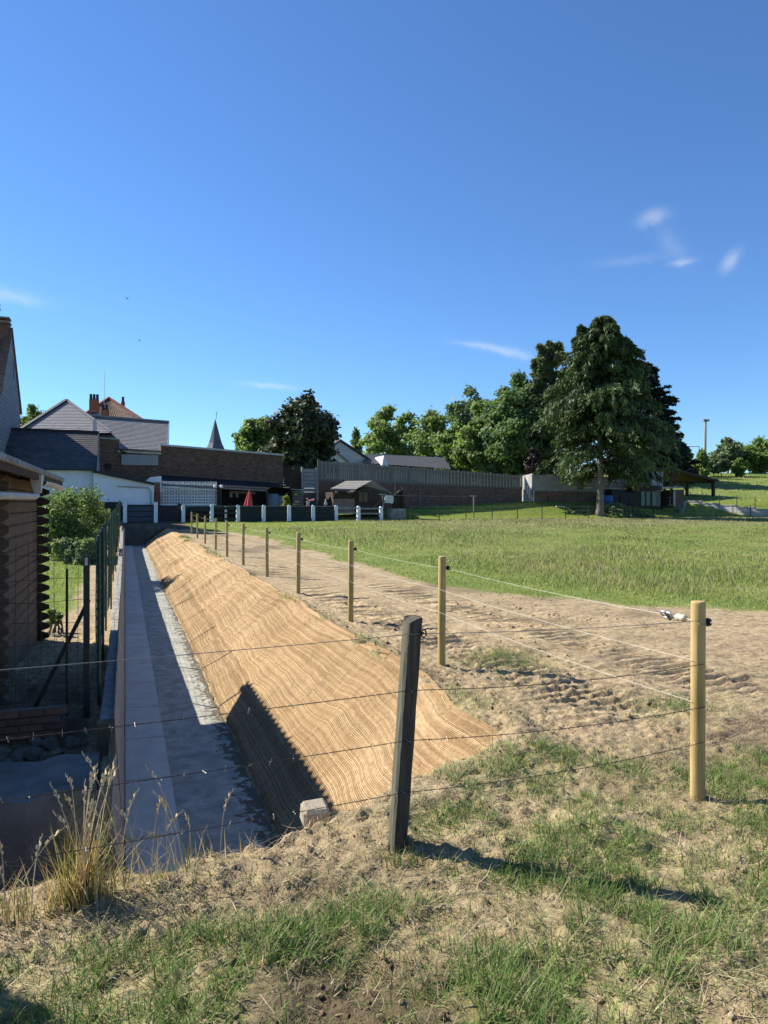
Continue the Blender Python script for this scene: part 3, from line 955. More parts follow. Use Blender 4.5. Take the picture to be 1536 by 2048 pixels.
# ------------------------------------------------------------------ garden fence and cross fence left of the channel
M_GREEN = mottled('green_coated_steel', (.018, .05, .034), (.03, .07, .048), 20, .5, 0)
M_POSTG = mottled('dark_green_post', (.018, .022, .018), (.035, .04, .034), 20, .5, 0)
t = thing('mesh_fence', 'long green wire mesh garden fence running beside the retaining wall', 'fence', (-.32, 8.0, gz(-.4, 8.2)))
def fz(u): return wall_top(u) - .02
def ftop(u): return 1.62 + (wall_top(u)) * .95 + .03 * math.sin(u * 2.2)
mb = MB()
us = np.arange(8.0, 44.1, .11)
def fv(u): return -.315 + .025 * math.sin(u * .9) + .012 * math.sin(u * 2.7)
for u in us:
    mb.tube([(fv(u), u, fz(u) - .02), (fv(u) + .01 * math.sin(u * 5), u, .5 * (fz(u) + ftop(u))), (fv(u), u, ftop(u))], .0034, 3, cap=False)
for kx in range(17):
    f = kx / 16
    mb.tube([(fv(u), u, fz(u) + (ftop(u) - fz(u)) * f + .006 * math.sin(u * 3 + kx)) for u in us[::3]], .0026 if 0 < f < 1 else .0040, 3, cap=False)
mb.build('wire_mesh', M_GREEN, t, kind='stuff')
for i, u in enumerate([8.04] + list(np.arange(10.5, 44.2, 2.5))):
    h = ftop(u) - fz(u) + .05
    mb = MB().lathe((fv(u) + .03, u, fz(u) - .2), [(.017, 0), (.017, h + .2), (.019, h + .2), (.014, h + .215), (.004, h + .22)], 8)
    mb.build('post', M_GREEN, t)
mb = MB().bar((-.36, 8.03, fz(8) + 1.0), (-.94, 8.08, -.26), .04, .04); mb.build('strut', M_POSTG, t)
# end post with a small tag
t2 = thing('wire_mesh_screen', 'see-through wire mesh fence between the log shed and the green corner post', 'fence', (-.9, 7.9, -.3))
mb = MB().box(-.405, -.345, 7.86, 7.92, -.35, 1.46); mb.build('corner_post', M_POSTG, t2)
MB().box(-.39, -.362, 7.853, 7.859, 1.36, 1.44).build('tag', mottled('grey_tag', (.42, .42, .42), (.5, .5, .5), 9, .6, 0), t2)
MB().lathe((-.56, 7.9, -.3), [(.011, 0), (.011, 1.62), (.008, 1.63)], 6).build('thin_post', M_POSTG, t2)
mb = MB()
for q, v in enumerate(np.arange(-1.72, -.36, .115)):
    mb.tube([(v, 7.9, -.3), (v + random.uniform(-.012, .012), 7.9 + random.uniform(-.01, .01), .5), (v, 7.9, 1.5 - .10 * math.sin((v + .4) * 2))], .0024, 4, cap=False)
for z in (-.2, -.02, .16, .36, .56, .78, 1.0, 1.22, 1.46):
    mb.tube([(v, 7.9 + .004 * math.sin(v * 9), z + .012 * math.sin(v * 5 + z * 9)) for v in np.arange(-1.75, -.34, .1)], .0026 if z < 1.4 else .003, 4, cap=False)
mb.build('wire_mesh', M_RUST, t2, kind='stuff')
for z in (1.20, .60):
    MB().box(-1.50, -1.27, 7.885, 7.915, z - .03, z + .03).build('sleeve', M_BLACK, t2)

# low brick border in the shade
M_BRICKN = mottled('shade_brick', (.17, .075, .045), (.26, .13, .085), 14, .9, .4, 50, .006, vary=.2)
t = thing('brick_border', 'low red brick border in shade at the foot of the mesh screen', 'border wall', (-1.8, 7.62, -.34))
bm_ = MB().box(-.105, .105, -.05, .05, 0, .062).mesh('brick', M_BRICKN)
for r in range(5):
    for q in range(14):
        v = -3.45 + q * .216 + (.108 if r % 2 else 0)
        if v > -.62: continue
        o = link('brick', bm_, t); o.location = Vector((v, 7.62 + random.uniform(-.004, .004), -.36 + r * .072)) - t.location
MB().box(-3.6, -.6, 7.60, 7.66, -.40, -.005).build('mortar', M_OLDC, t)
# stones of a rough heap in front of it
M_STONE = mottled('field_stone', (.11, .09, .065), (.20, .17, .13), 5, .95, .6, 20, .02, vary=.15)
import bmesh
def stone_mesh(seed, sx, sy, sz):
    bm = bmesh.new(); bmesh.ops.create_icosphere(bm, subdivisions=2, radius=1)
    r = random.Random(seed); ph = [r.uniform(0, 6) for _ in range(6)]
    for v in bm.verts:
        f = 1 + .14 * math.sin(v.co.x * 3 + ph[0]) + .12 * math.sin(v.co.y * 4 + ph[1]) + .12 * math.sin(v.co.z * 3.5 + ph[2])
        v.co = Vector((v.co.x * sx * f, v.co.y * sy * f, v.co.z * sz * f))
    me = bpy.data.meshes.new('stone'); bm.to_mesh(me); bm.free(); me.materials.append(M_STONE); return me
sm = [stone_mesh(s, .10 + .03 * (s % 3), .085, .06 + .015 * (s % 2)) for s in range(5)]
t = thing('rubble_heap', 'heap of shaded stones between the brick border and old concrete block', 'stone heap', (-1.2, 7.0, -.36))
for q in range(34):
    v, u = random.uniform(-2.4, -.32), random.uniform(6.45, 7.45)
    o = link('stone', sm[q % 5], t); o.location = Vector((v, u, gz(v, u) + random.uniform(.0, .05))) - t.location
    o.rotation_euler = (random.uniform(-.5, .5), random.uniform(-.5, .5), random.uniform(0, 6)); s = random.uniform(.5, 1.1); o.scale = (s, s, s)

# ------------------------------------------------------------------ log shed at the left edge
M_LOG = wood_mat('shed_boards', (.075, .050, .034), (.15, .108, .074), stretch=(2, 1.2, 26), bump=.4)
M_LOGD = wood_mat('shed_log_ends', (.032, .018, .012), (.06, .035, .022), stretch=(20, 2, 20), bump=.4)
M_FIBRE = mottled('fibre_cement', (.22, .215, .20), (.38, .37, .355), 5, .9, .4, 40, .01)
M_ZINC = mottled('weathered_zinc', (.33, .35, .33), (.52, .54, .51), 7, .7, .3, 30, .006)
sx = -1.36
t = thing('log_shed', 'brown log shed with corrugated roof at the left edge beside the mesh fence', 'shed', (sx, 10.0, -.32))
bh = .158; nb = 17
z0 = -.34
for i in range(nb):
    z = z0 + i * bh
    a, b = 6.75, 12.96
    prof = [(sx - .05, z + .004), (sx - .008, z + .004), (sx + .004, z + .018), (sx + .004, z + bh - .02), (sx - .008, z + bh - .004), (sx - .05, z + bh - .004)]
    m = MB(); A = [(x, a, zz) for x, zz in prof]; B = [(x, b, zz) for x, zz in prof]
    m.add(A + B, [(5, 4, 3, 2, 1, 0), (6, 7, 8, 9, 10, 11)] + [(q, (q + 1) % 6, 6 + (q + 1) % 6, 6 + q) for q in range(6)])
    m.build('wall_board', M_LOG, t)
# interlocking board ends standing proud at each cross wall
for uc in (8.62, 12.80):
    for i in range(nb - (1 if uc > 9 else 0)):
        z = z0 + i * bh + bh * .5
        if uc > 9:
            w0, w1 = -1.30, -1.175
        else:
            w0, w1 = -1.255, -1.19
        m = MB()
        pr = [(sx - .5, z + .004), (w0, z + .004), (w1, z + .05), (w1, z + bh - .05), (w0, z + bh - .004), (sx - .5, z + bh - .004)]
        A = [(x, uc - .03, zz) for x, zz in pr]; B = [(x, uc + .03, zz) for x, zz in pr]
        m.add(A + B, [(5, 4, 3, 2, 1, 0), (6, 7, 8, 9, 10, 11)] + [(q, (q + 1) % 6, 6 + (q + 1) % 6, 6 + q) for q in range(6)])
        m.build('board_end', M_LOGD if uc > 9 else M_LOG, t)
m = MB().box(-4.6, sx - .06, 12.77, 12.83, z0, 2.35); m.build('end_wall', M_LOGD, t)
m = MB().box(-4.6, sx - .06, 6.75, 6.81, z0, 2.35); m.build('rear_wall', M_LOGD, t)
m = MB().box(-4.66, -4.6, 6.75, 12.83, z0, 2.9); m.build('back_wall', M_LOGD, t)
# window frame at the image edge
m = MB()
m.bar((sx + .02, 7.86, 1.0), (sx + .02, 7.86, 1.86), .05, .06)
m.build('window_frame', M_ZINC, t)
# corrugated roof, falling towards the channel
eu0, eu1, ev, ez = 6.62, 13.95, -1.03, 2.43
rise = .16
NU = 560
us = np.linspace(eu0, eu1, NU); vsx = np.array([ev, ev - .6, ev - 1.4, ev - 2.4, ev - 3.6, ev - 3.9])
UU, VVx = np.meshgrid(us, vsx, indexing='ij')
ZZ = ez + (ev - VVx) * rise + .030 * np.sin(UU * 2 * math.pi / .19)
top = np.stack([VVx, UU, ZZ], -1); bot = top - np.array([0, 0, .013])
al = np.concatenate([top.reshape(-1, 3), bot.reshape(-1, 3)])
n_ = len(vsx); N1 = NU * n_
ii = np.arange(N1).reshape(NU, n_)
qs = [np.stack([ii[:-1, :-1], ii[1:, :-1], ii[1:, 1:], ii[:-1, 1:]], -1).reshape(-1, 4)]
qs.append(qs[0][:, ::-1] + N1)
qs.append(np.stack([ii[:-1, 0], ii[:-1, 0] + N1, ii[1:, 0] + N1, ii[1:, 0]], -1))
qs.append(np.stack([ii[-1, :-1], ii[-1, :-1] + N1, ii[-1, 1:] + N1, ii[-1, 1:]], -1))
me = np_mesh('roof', al - np.array(t.location), np.concatenate(qs), M_FIBRE)
link('roof', me, t)
MB().box(ev - .07, ev - .03, 10.55, eu1 - .05, ez - .17, ez - .035).build('fascia', M_BLACK, t)
MB().box(ev - .07, ev - .03, 6.7, 10.50, ez - .12, ez - .03).build('fascia', M_LOGD, t)
for u in (6.9, 8.6, 10.6, 12.8, 13.7):
    m = MB().bar((ev - .06, u, ez - .09), (-4.6, u, ez - .09 + 3.5 * rise), .06, .10); m.build('rafter', M_LOGD, t)
m = MB(); m.box(-4.5, ev - .08, eu0 + .1, eu1 - .15, ez - .032, ez - .026)
# gutter with hopper and pipe
gu = np.linspace(10.6, 13.9, 12); mg = MB(); nn = 7
def gpt(u, q, r):
    a = math.pi + math.pi * q / (nn - 1)
    return (ev - .02 + r * math.cos(a) - .02, u, ez - .12 - .004 * (u - 10.6) + r * math.sin(a) + .02 * math.sin(u * 1.7) * .3)
for u in gu:
    for q in range(nn): mg.v.append(gpt(u, q, .065))
for u in gu:
    for q in range(nn): mg.v.append(gpt(u, q, .057))
NG = len(gu) * nn
for i in range(len(gu) - 1):
    for q in range(nn - 1):
        a = i * nn + q
        mg.f.append((a, a + 1, a + nn + 1, a + nn)); mg.f.append((NG + a, NG + a + nn, NG + a + nn + 1, NG + a + 1))
    for q in (0, nn - 1):
        a = i * nn + q; mg.f.append((a, a + nn, NG + a + nn, NG + a))
mg.build('gutter', M_ZINC, t, smooth=False)
hp = Vector((ev - .05, 10.35, ez - .05))
MB().hexa([hp + Vector((-.05, -.06, -.24)), hp + Vector((.03, -.06, -.24)), hp + Vector((.03, .06, -.24)), hp + Vector((-.05, .06, -.24))],
          [hp + Vector((-.10, -.16, 0)), hp + Vector((.05, -.16, 0)), hp + Vector((.05, .16, 0)), hp + Vector((-.10, .16, 0))]).build('hopper', M_ZINC, t)
MB().tube([hp + Vector((-.01, 0, -.20)), hp + Vector((-.02, -.03, -.27)), hp + Vector((-.04, -.12, -.29)), (ev - .12, 8.6, ez - .345), (ev - .14, 6.8, ez - .36)], .042, 8).build('downpipe', M_ZINC, t)
# ------------------------------------------------------------------ materials of the houses
M_BRICK = brick_mat('brown_brick', (.075, .04, .028), (.15, .088, .06), (.15, .125, .10))
M_BRICKY = brick_mat('brown_brick_side', (.17, .095, .065), (.24, .145, .10), (.30, .26, .22), axis='YZ')
M_BRICKD = brick_mat('garden_brick', (.105, .06, .045), (.16, .095, .07), (.16, .14, .125))
M_WHITE = mottled('white_render', (.56, .59, .63), (.68, .71, .75), 1.2, .9, .2, 12, .01)
M_WHITEC = mottled('white_painted_concrete', (.62, .62, .60), (.80, .80, .78), 5, .8, .3, 20, .01)
M_SLATE = mottled('dark_slate', (.028, .028, .034), (.07, .07, .08), 3, .7, .3, 9, .02)
M_GTILE = mottled('grey_roof_tile', (.17, .165, .17), (.25, .245, .25), 3, .75, .3, 10, .02)
M_OTILE = mottled('weathered_orange_tile', (.12, .075, .055), (.23, .155, .115), 2.5, .85, .3, 10, .02)
M_BLKTRIM = mottled('black_trim', (.015, .015, .02), (.03, .03, .035), 5, .6, .2, 20)
M_DKGREEN = mottled('dark_green_paint', (.007, .013, .013), (.014, .022, .021), 4, .55, .2, 20)
M_DKWOOD = wood_mat('dark_wood', (.03, .02, .015), (.065, .045, .032), stretch=(6, 6, 1.2))
M_GREYWOOD = wood_mat('grey_boards', (.11, .105, .095), (.20, .19, .175), stretch=(9, 9, .9))
M_BROWNW = wood_mat('brown_boards', (.15, .11, .085), (.26, .20, .16), stretch=(1.2, 9, 14))
M_CONC = mottled('pale_concrete', (.27, .265, .245), (.42, .41, .385), 1.5, .92, .4, 12, .015)
M_GREYC = mottled('grey_concrete', (.17, .17, .165), (.27, .27, .26), 1.5, .92, .4, 12, .015)
M_FELT = mottled('mineral_felt', (.23, .21, .18), (.33, .305, .26), 4, .95, .3, 60, .006)
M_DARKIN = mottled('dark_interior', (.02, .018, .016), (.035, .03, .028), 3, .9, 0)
M_BRED = mottled('red_brick', (.19, .062, .042), (.28, .105, .07), 8, .9, .3, 30, .01)

def roof_plane(name, m, parent, e0, e1, r0, r1, n, th=.035, kind='stuff'):
    """tile courses laid from the eave e0-e1 up to the ridge r0-r1, each lapping the one below"""
    e0, e1, r0, r1 = map(Vector, (e0, e1, r0, r1))
    nrm = (e1 - e0).cross(r0 - e0).normalized()
    if nrm.z < 0: nrm = -nrm
    mb = MB()
    for i in range(n):
        a, b = i / n, (i + 1) / n + .15 / n
        if i == n - 1: b = 1.0
        A, B = e0.lerp(r0, a), e1.lerp(r1, a)
        C, D = e1.lerp(r1, b), e0.lerp(r0, b)
        mb.hexa([A, B, C - nrm * .0, D - nrm * .0], [A + nrm * th, B + nrm * th, C + nrm * .006, D + nrm * .006])
    return mb.build(name, m, parent, kind=kind)

# ------------------------------------------------------------------ low dark-slate outbuilding with white walls
t = thing('slate_outbuilding', 'low white outbuilding with a dark slate roof left of the brick warehouse', 'outbuilding', (-5, 52, .6))
v0, v1 = -14.0, -1.85
rz0, rz1, ez_ = 7.35, 7.25, 4.30
MB().slab([(v0, 51.25, .3), (v1, 51.25, .3), (v1, 51.25, 4.25), (v0, 51.25, 4.25)], (0, .2, 0)).build('front_wall', M_WHITE, t)
MB().slab([(v1 - .02, 51.45, .3), (v1 - .02, 60, .3), (v1 - .02, 60, 4.4), (v1 - .02, 56, 7.18), (v1 - .02, 51.45, 4.25)], (-.2, 0, 0)).build('gable_wall', M_WHITE, t)
k = NT('diamond_slate', .6, .4)
sp = k.n.new('ShaderNodeSeparateXYZ'); k.l.new(k.co(), sp.inputs[0])
cb = k.n.new('ShaderNodeCombineXYZ'); k.l.new(sp.outputs[0], cb.inputs[0])
k.l.new(k.math('MULTIPLY', sp.outputs[1], 1.18), cb.inputs[1])
mp = k.n.new('ShaderNodeMapping'); mp.inputs['Rotation'].default_value = (0, 0, rad(45)); k.l.new(cb.outputs[0], mp.inputs['Vector'])
br = k.n.new('ShaderNodeTexBrick'); br.offset = 0; k.l.new(mp.outputs[0], br.inputs['Vector'])
for nme, val in (('Scale', 1), ('Brick Width', .30), ('Row Height', .30), ('Mortar Size', .012), ('Bias', 0)): br.inputs[nme].default_value = val
br.inputs['Color1'].default_value = (.040, .037, .039, 1); br.inputs['Color2'].default_value = (.075, .069, .066, 1); br.inputs['Mortar'].default_value = (.02, .02, .022, 1)
k.color(k.mix(.5, br.outputs['Color'], k.ramp(k.noise(1.2, 4), [(.3, (.6, .6, .62)), (.7, (1.2, 1.2, 1.2))]), 'MULTIPLY')); k.bump(br.outputs['Fac'], -.8, .03)
M_DIAM = k.m
roof_plane('roof_slope', M_DIAM, t, (v0, 51.0, ez_), (v1, 51.0, ez_), (v0, 56, rz0), (v1, 56, rz1), 18, .03)
MB().slab([(v0, 61, ez_), (v1, 61, ez_), (v1, 56, rz1), (v0, 56, rz0)], (0, 0, .05)).build('rear_slope', M_SLATE, t)
MB().bar((v0, 56, rz0 + .05), (v1, 56, rz1 + .05), .28, .12).build('ridge', M_BLKTRIM, t)
MB().bar((v0, 50.95, ez_ - .03), (v1, 50.95, ez_ - .03), .14, .12).build('gutter', M_BLKTRIM, t)
m = MB().bar((v1 + .02, 50.95, ez_), (v1 + .02, 56, rz1), .08, .16); m.build('verge_board', M_BLKTRIM, t)

# white lean-to
t = thing('white_lean_to', 'white lean-to wall with a black sloping verge beside the brick pillar', 'lean-to', (-.6, 51, .7))
p = [PU(189, 944.5, 50.6), PU(308, 969, 50.6), PU(308, 1012, 50.6), PU(187, 1012, 50.6), PU(187, 944.2, 50.6)]
MB().slab([p[4], p[0], p[1], p[2], p[3]], (0, .25, 0)).build('wall', M_WHITE, t)
a, b = PU(186, 942.5, 50.5), PU(309, 968, 50.5)
MB().bar(a, b, .35, .17).build('verge', M_BLKTRIM, t)
a2, b2 = a + Vector((0, 4.2, .0)), b + Vector((0, 4.2, 0))
MB().slab([a, b, b2, a2], (0, 0, .06)).build('roof', M_SLATE, t)
q1, q2, q3 = PU(236, 972.5, 50.52), PU(296, 975.5, 50.52), PU(302, 983, 50.52)
MB().tube([q1, q2, q3, Vector((q3.x, q3.y, .9))], .045, 8).build('drainpipe', M_CONC, t)
c = PU(308, 955, 52.4)
MB().slab([PU(287, 967, 52.4), PU(300, 954.5, 52.4), PU(323, 952, 52.4), PU(323, 985, 52.4), PU(287, 985, 52.4)], (0, .3, 0)).build('rear_wall', M_WHITE, t)

# ------------------------------------------------------------------ tall slate-hung gable house at the image edge
t = thing('gable_house', 'tall slate-hung gable house with two chimneys at the left edge', 'house', (-8, 55.8, .5))
gv = -7.6
k = NT('wall_slates', .75, .35)
sp = k.n.new('ShaderNodeSeparateXYZ'); k.l.new(k.co(), sp.inputs[0])
cb = k.n.new('ShaderNodeCombineXYZ'); k.l.new(sp.outputs[1], cb.inputs[0]); k.l.new(sp.outputs[2], cb.inputs[1])
br = k.n.new('ShaderNodeTexBrick'); k.l.new(cb.outputs[0], br.inputs['Vector'])
for nme, val in (('Scale', 1), ('Brick Width', .62), ('Row Height', .30), ('Mortar Size', .016), ('Bias', 0)): br.inputs[nme].default_value = val
br.inputs['Color1'].default_value = (.20, .215, .235, 1); br.inputs['Color2'].default_value = (.265, .28, .30, 1); br.inputs['Mortar'].default_value = (.06, .065, .07, 1)
k.color(k.mix(.4, br.outputs['Color'], k.ramp(k.noise(.7, 4), [(.3, (.65, .65, .65)), (.7, (1.2, 1.2, 1.2))]), 'MULTIPLY')); k.bump(br.outputs['Fac'], -.6, .03)
M_WSLATE = k.m
prof = [(51.2, .3), (60.4, .3), (60.4, 9.2), (55.8, 14.3), (51.2, 9.2)]
MB().slab([(gv, u, z) for u, z in prof], (-9, 0, 0)).build('wall', M_WSLATE, t)
roof_plane('roof_slope', M_OTILE, t, (gv + .12, 50.9, 8.95), (gv - 9, 50.9, 8.95), (gv + .12, 55.8, 14.42), (gv - 9, 55.8, 14.42), 26, .06)
MB().slab([(gv + .12, 60.75, 8.9), (gv - 9, 60.75, 8.9), (gv - 9, 55.8, 14.42), (gv + .12, 55.8, 14.42)], (0, 0, .08)).build('rear_slope', M_OTILE, t)
for (ux, vv, h0, h1, w) in ((55.8, gv - .55, 13.2, 15.05, .95), (54.4, gv - 1.15, 12.0, 15.75, 1.15)):
    m = MB().box(vv - w / 2, vv + w / 2, ux - .45, ux + .45, h0, h1 - .35)
    ch = m.build('chimney', M_BRICKD, t)
    MB().box(vv - w / 2 - .06, vv + w / 2 + .06, ux - .51, ux + .51, h1 - .347, h1 - .22).build('corbel', M_GREYC, ch)
    for q in (-1, 1): MB().box(vv + q * w * .38 - .09, vv + q * w * .38 + .09, ux - .42, ux + .42, h1 - .217, h1 - .03).build('cap_pier', M_BRICKD, ch)
    MB().box(vv - w / 2 - .05, vv + w / 2 + .05, ux - .5, ux + .5, h1 - .027, h1 + .07).build('cap_slab', M_GREYC, ch)
wv = gv + .012
MB().box(gv - .02, wv, 56.9, 57.25, 11.0, 12.3).build('slit_window', M_BLKTRIM, t)

# ------------------------------------------------------------------ grey-roofed house and the tiled one behind it
t = thing('grey_roofed_house', 'house with a wide light grey tiled roof and cross gable behind the slate outbuilding', 'house', (0, 62, .8))
R0_, R1_ = PU(196, 834.5, 66), PU(337, 845, 66)
E0_, E1_ = PU(150, 897, 60), PU(335, 903, 60)
R0_ = PU(120, 828.5, 66); E0_ = PU(40, 894, 60)
zr = R1_.z; zr0 = R0_.z
roof_plane('roof_slope', M_GTILE, t, E0_, E1_, R0_, R1_, 24, .05)
MB().slab([(E0_.x, 72, E0_.z), (E1_.x, 72, E1_.z), R1_, R0_], (0, 0, .06)).build('rear_slope', M_GTILE, t)
MB().bar(R0_ + Vector((0, 0, .08)), R1_ + Vector((.05, 0, .08)), .35, .14).build('ridge', M_GREYC, t)
MB().slab([(E1_.x - .15, 60.4, .6), (E1_.x - .15, 71.6, .6), (E1_.x - .15, 71.6, E1_.z), (R1_.x - .15, 66, R1_.z - .1), (E1_.x - .15, 60.4, E1_.z)], (-.3, 0, 0)).build('gable_wall', M_GREYC, t)
MB().box(E0_.x, E1_.x - .2, 60.6, 60.9, .6, E0_.z - .05).build('front_wall', M_WHITE, t)
MB().slab([R1_ + Vector((.02, 0, .05)), Vector((E1_.x + .02, 60, E1_.z)), Vector((E1_.x + .02, 60, E1_.z - .25)), R1_ + Vector((.02, 0, -.25))], (.06, 0, 0)).build('verge_board', mottled('blue_trim', (.05, .13, .17), (.07, .16, .2), 5, .6, 0), t)
# cross gable: hipped front slope rising higher
A, B, Cc = PU(38, 833, 63.5), PU(133, 801.5, 68), PU(182, 834, 63.5)
D, E = PU(222, 866, 61.2), PU(30, 868, 61.2)
n = 22
mb = MB()
def lerp(a, b, f): return a.lerp(b, f)
for i in range(n):
    f0, f1 = i / n, min(1.0, (i + 1.15) / n)
    l0, r0_ = lerp(E, B, f0), lerp(D, B, f0); l1, r1_ = lerp(E, B, f1), lerp(D, B, f1)
    # wide slope narrowing towards the apex
    mb.hexa([l0, r0_, r1_, l1], [l0 + Vector((0, -.02, .035)), r0_ + Vector((0, -.02, .035)), r1_ + Vector((0, 0, .008)), l1 + Vector((0, 0, .008))])
mb.build('front_hip', M_GTILE, t, kind='stuff')
MB().slab([E, B, B + Vector((-6, 4, -4)), E + Vector((-2, 8, -.5))], (0, 0, .05)).build('left_hip', M_GTILE, t)
MB().slab([D, B, B + Vector((2, 6, -3.4)), D + Vector((1, 9, -.5))], (0, 0, .05)).build('right_hip', M_GTILE, t)
MB().bar(E + Vector((0, 0, .1)), B + Vector((0, 0, .1)), .32, .14).build('hip_ridge', M_BLKTRIM, t)
MB().bar(D + Vector((0, 0, .1)), B + Vector((0, 0, .1)), .25, .1).build('hip_ridge', M_GTILE, t)
c = PU(189, 866, 58.2)
MB().tube([Vector((c.x, 58.2, 6.2)), PU(189, 839, 58.2)], .17, 10).build('flue_pipe', M_ZINC, t)
# small rear gable
t3 = [PU(172, 832, 70), PU(187, 820.5, 70), PU(203, 831, 70)]
MB().slab(t3, (0, 4, 0)).build('rear_gable', M_GTILE, t)
MB().slab([t3[0].lerp(t3[1], .3) + Vector((0, -.08, .04)), t3[1] + Vector((0, -.08, -.15)), t3[2].lerp(t3[1], .3) + Vector((0, -.08, .04))], (0, .05, 0)).build('gable_vent', M_BLKTRIM, t)

t = thing('tiled_house', 'house with a hipped orange tile roof and red chimneys behind the grey roofs', 'house', (3, 88, 1))
ap = PU(217.5, 797, 88); l_, r_ = PU(140, 824, 82), PU(287, 842, 82)
l_ = PU(150, 842, 82)
# pantiles run down the slope as rolls
mb = MB(); n = 24
for i in range(n):
    f0, f1 = i / n, (i + .60) / n
    a, b = l_.lerp(r_, f0), l_.lerp(r_, f1)
    m0, m1 = a.lerp(ap, .985), b.lerp(ap, .985)
    mb.hexa([a, b, m1, m0], [a + Vector((.03, -.05, .12)), b + Vector((-.03, -.05, .12)), m1 + Vector((0, -.02, .03)), m0 + Vector((0, -.02, .03))])
mb.slab([l_ - Vector((0, 0, .03)), r_ - Vector((0, 0, .03)), ap - Vector((0, 0, .02))], (0, .03, -.05))
mb.build('front_hip', M_OTILE, t, kind='stuff')
MB().slab([r_, ap, PU(290, 842, 96)], (0, 0, .06)).build('right_hip', M_OTILE, t)
MB().slab([l_, ap, PU(140, 842, 96)], (0, 0, .06)).build('left_hip', M_OTILE, t)
MB().bar(r_ + Vector((0, 0, .12)), ap + Vector((0, 0, .14)), .25, .14).build('hip_ridge', M_BRED, t)
MB().bar(l_ + Vector((0, 0, .12)), ap + Vector((0, 0, .14)), .25, .14).build('hip_ridge', M_BRED, t)
MB().box(l_.x + .5, r_.x - .3, 83, 95, .5, r_.z - .05).build('walls', M_BRICK, t)
def chimney(px0, px1, pyt, pyb, u, pots, parent):
    a, b = PU(px0, pyt, u), PU(px1, pyb, u)
    w = b.x - a.x
    o = MB().box(a.x, b.x, u - w * .35, u + w * .35, b.z - .6, a.z).build('chimney', M_BRED, parent)
    for q in range(pots):
        x = a.x + w * (q + .5) / pots
        MB().lathe((x, u, a.z), [(.17, 0), (.15, .1), (.13, .5), (.16, .52), (.15, .6)], 8).build('chimney_pot', M_BLKTRIM, o)
chimney(178.5, 198, 799.5, 826, 80.5, 3, t)
chimney(203, 217, 820, 832, 80, 2, t)
chimney(242, 250, 804, 814, 86, 1, t)
a = PU(208, 800, 86)
MB().tube([a + Vector((0, 0, -1)), PU(209.8, 742, 86)], .028, 5).build('aerial', M_ZINC, t)

# ------------------------------------------------------------------ brick warehouse with its garden porch
t = thing('brick_warehouse', 'long flat-topped brown brick warehouse wall behind the white fence', 'warehouse', (6, 56, .8))
w = lambda px, py, u=56: PU(px, py, u)
MB().slab([w(322, 890.5), w(566, 911), Vector((w(566, 911).x, 56, .5)), Vector((w(322, 890).x, 56, .5))], (0, 6, 0)).build('wall', M_BRICK, t)
MB().bar(w(320, 889.5, 55.95) + Vector((0, .2, 0)), w(567, 910, 55.95) + Vector((0, .2, 0)), .5, .14).build('coping', mottled('metal_coping', (.30, .34, .33), (.40, .43, .42), 4, .5, 0), t)
MB().slab([w(236, 903), w(321.8, 908), Vector((w(321.8, 908).x, 56.05, .5)), Vector((w(236, 903).x, 56.05, .5))], (0, .4, 0)).build('recessed_wall', M_BRICK, t)
MB().slab([w(200, 876, 55.9), w(237.6, 879.5, 55.9), Vector((w(237.6, 880, 55.9).x, 55.9, .5)), Vector((w(200, 880, 55.9).x, 55.9, .5))], (0, .7, 0)).build('pier', M_BRICK, t)
MB().bar(w(199, 875.5, 55.86) + Vector((0, .3, 0)), w(239, 879, 55.86) + Vector((0, .3, 0)), .8, .12).build('pier_coping', M_GREYC, t)
MB().slab([w(235, 899.5, 55.75), w(322, 904, 55.75), w(322, 909, 55.75), w(235, 904.5, 55.75)], (0, .28, 0)).build('lintel', M_CONC, t)
MB().bar(w(234, 898.5, 55.7), w(322, 902.5, 55.7), .3, .08).build('gutter', M_BLKTRIM, t)
MB().tube([w(241, 901, 55.7), w(245, 903.5, 55.65), w(252, 905, 55.65), w(252.5, 909, 55.65)], .06, 8).build('downpipe', M_BLKTRIM, t)
# glass-block window
a, b = w(243, 908.5, 55.98), w(316.5, 931, 55.98)
fr = MB().box(a.x, b.x, 55.96, 56.0, b.z, a.z).build('window', M_GREYC, t)
k = NT('glass_block', .25, .5); k.color(k.ramp(k.noise(2.5, 3), [(.35, (.13, .16, .18)), (.65, (.26, .29, .31))])); M_GBLK = k.m
nx_, nz_ = 12, 4
gb = MB().box(0, (b.x - a.x) / nx_ - .03, -.03, 0, 0, (a.z - b.z) / nz_ - .03).mesh('glass_block', M_GBLK)
for i in range(nx_):
    for j in range(nz_):
        o = link('glass_block', gb, fr); o.location = Vector((a.x + .015 + i * (b.x - a.x) / nx_, 55.957, b.z + .015 + j * (a.z - b.z) / nz_)) - Vector(t.location)
a, b = w(208.5, 927, 55.88), w(222, 938, 55.88)
MB().box(a.x, b.x, 55.87, 55.9, b.z, a.z).build('vent', M_DARKIN, t)

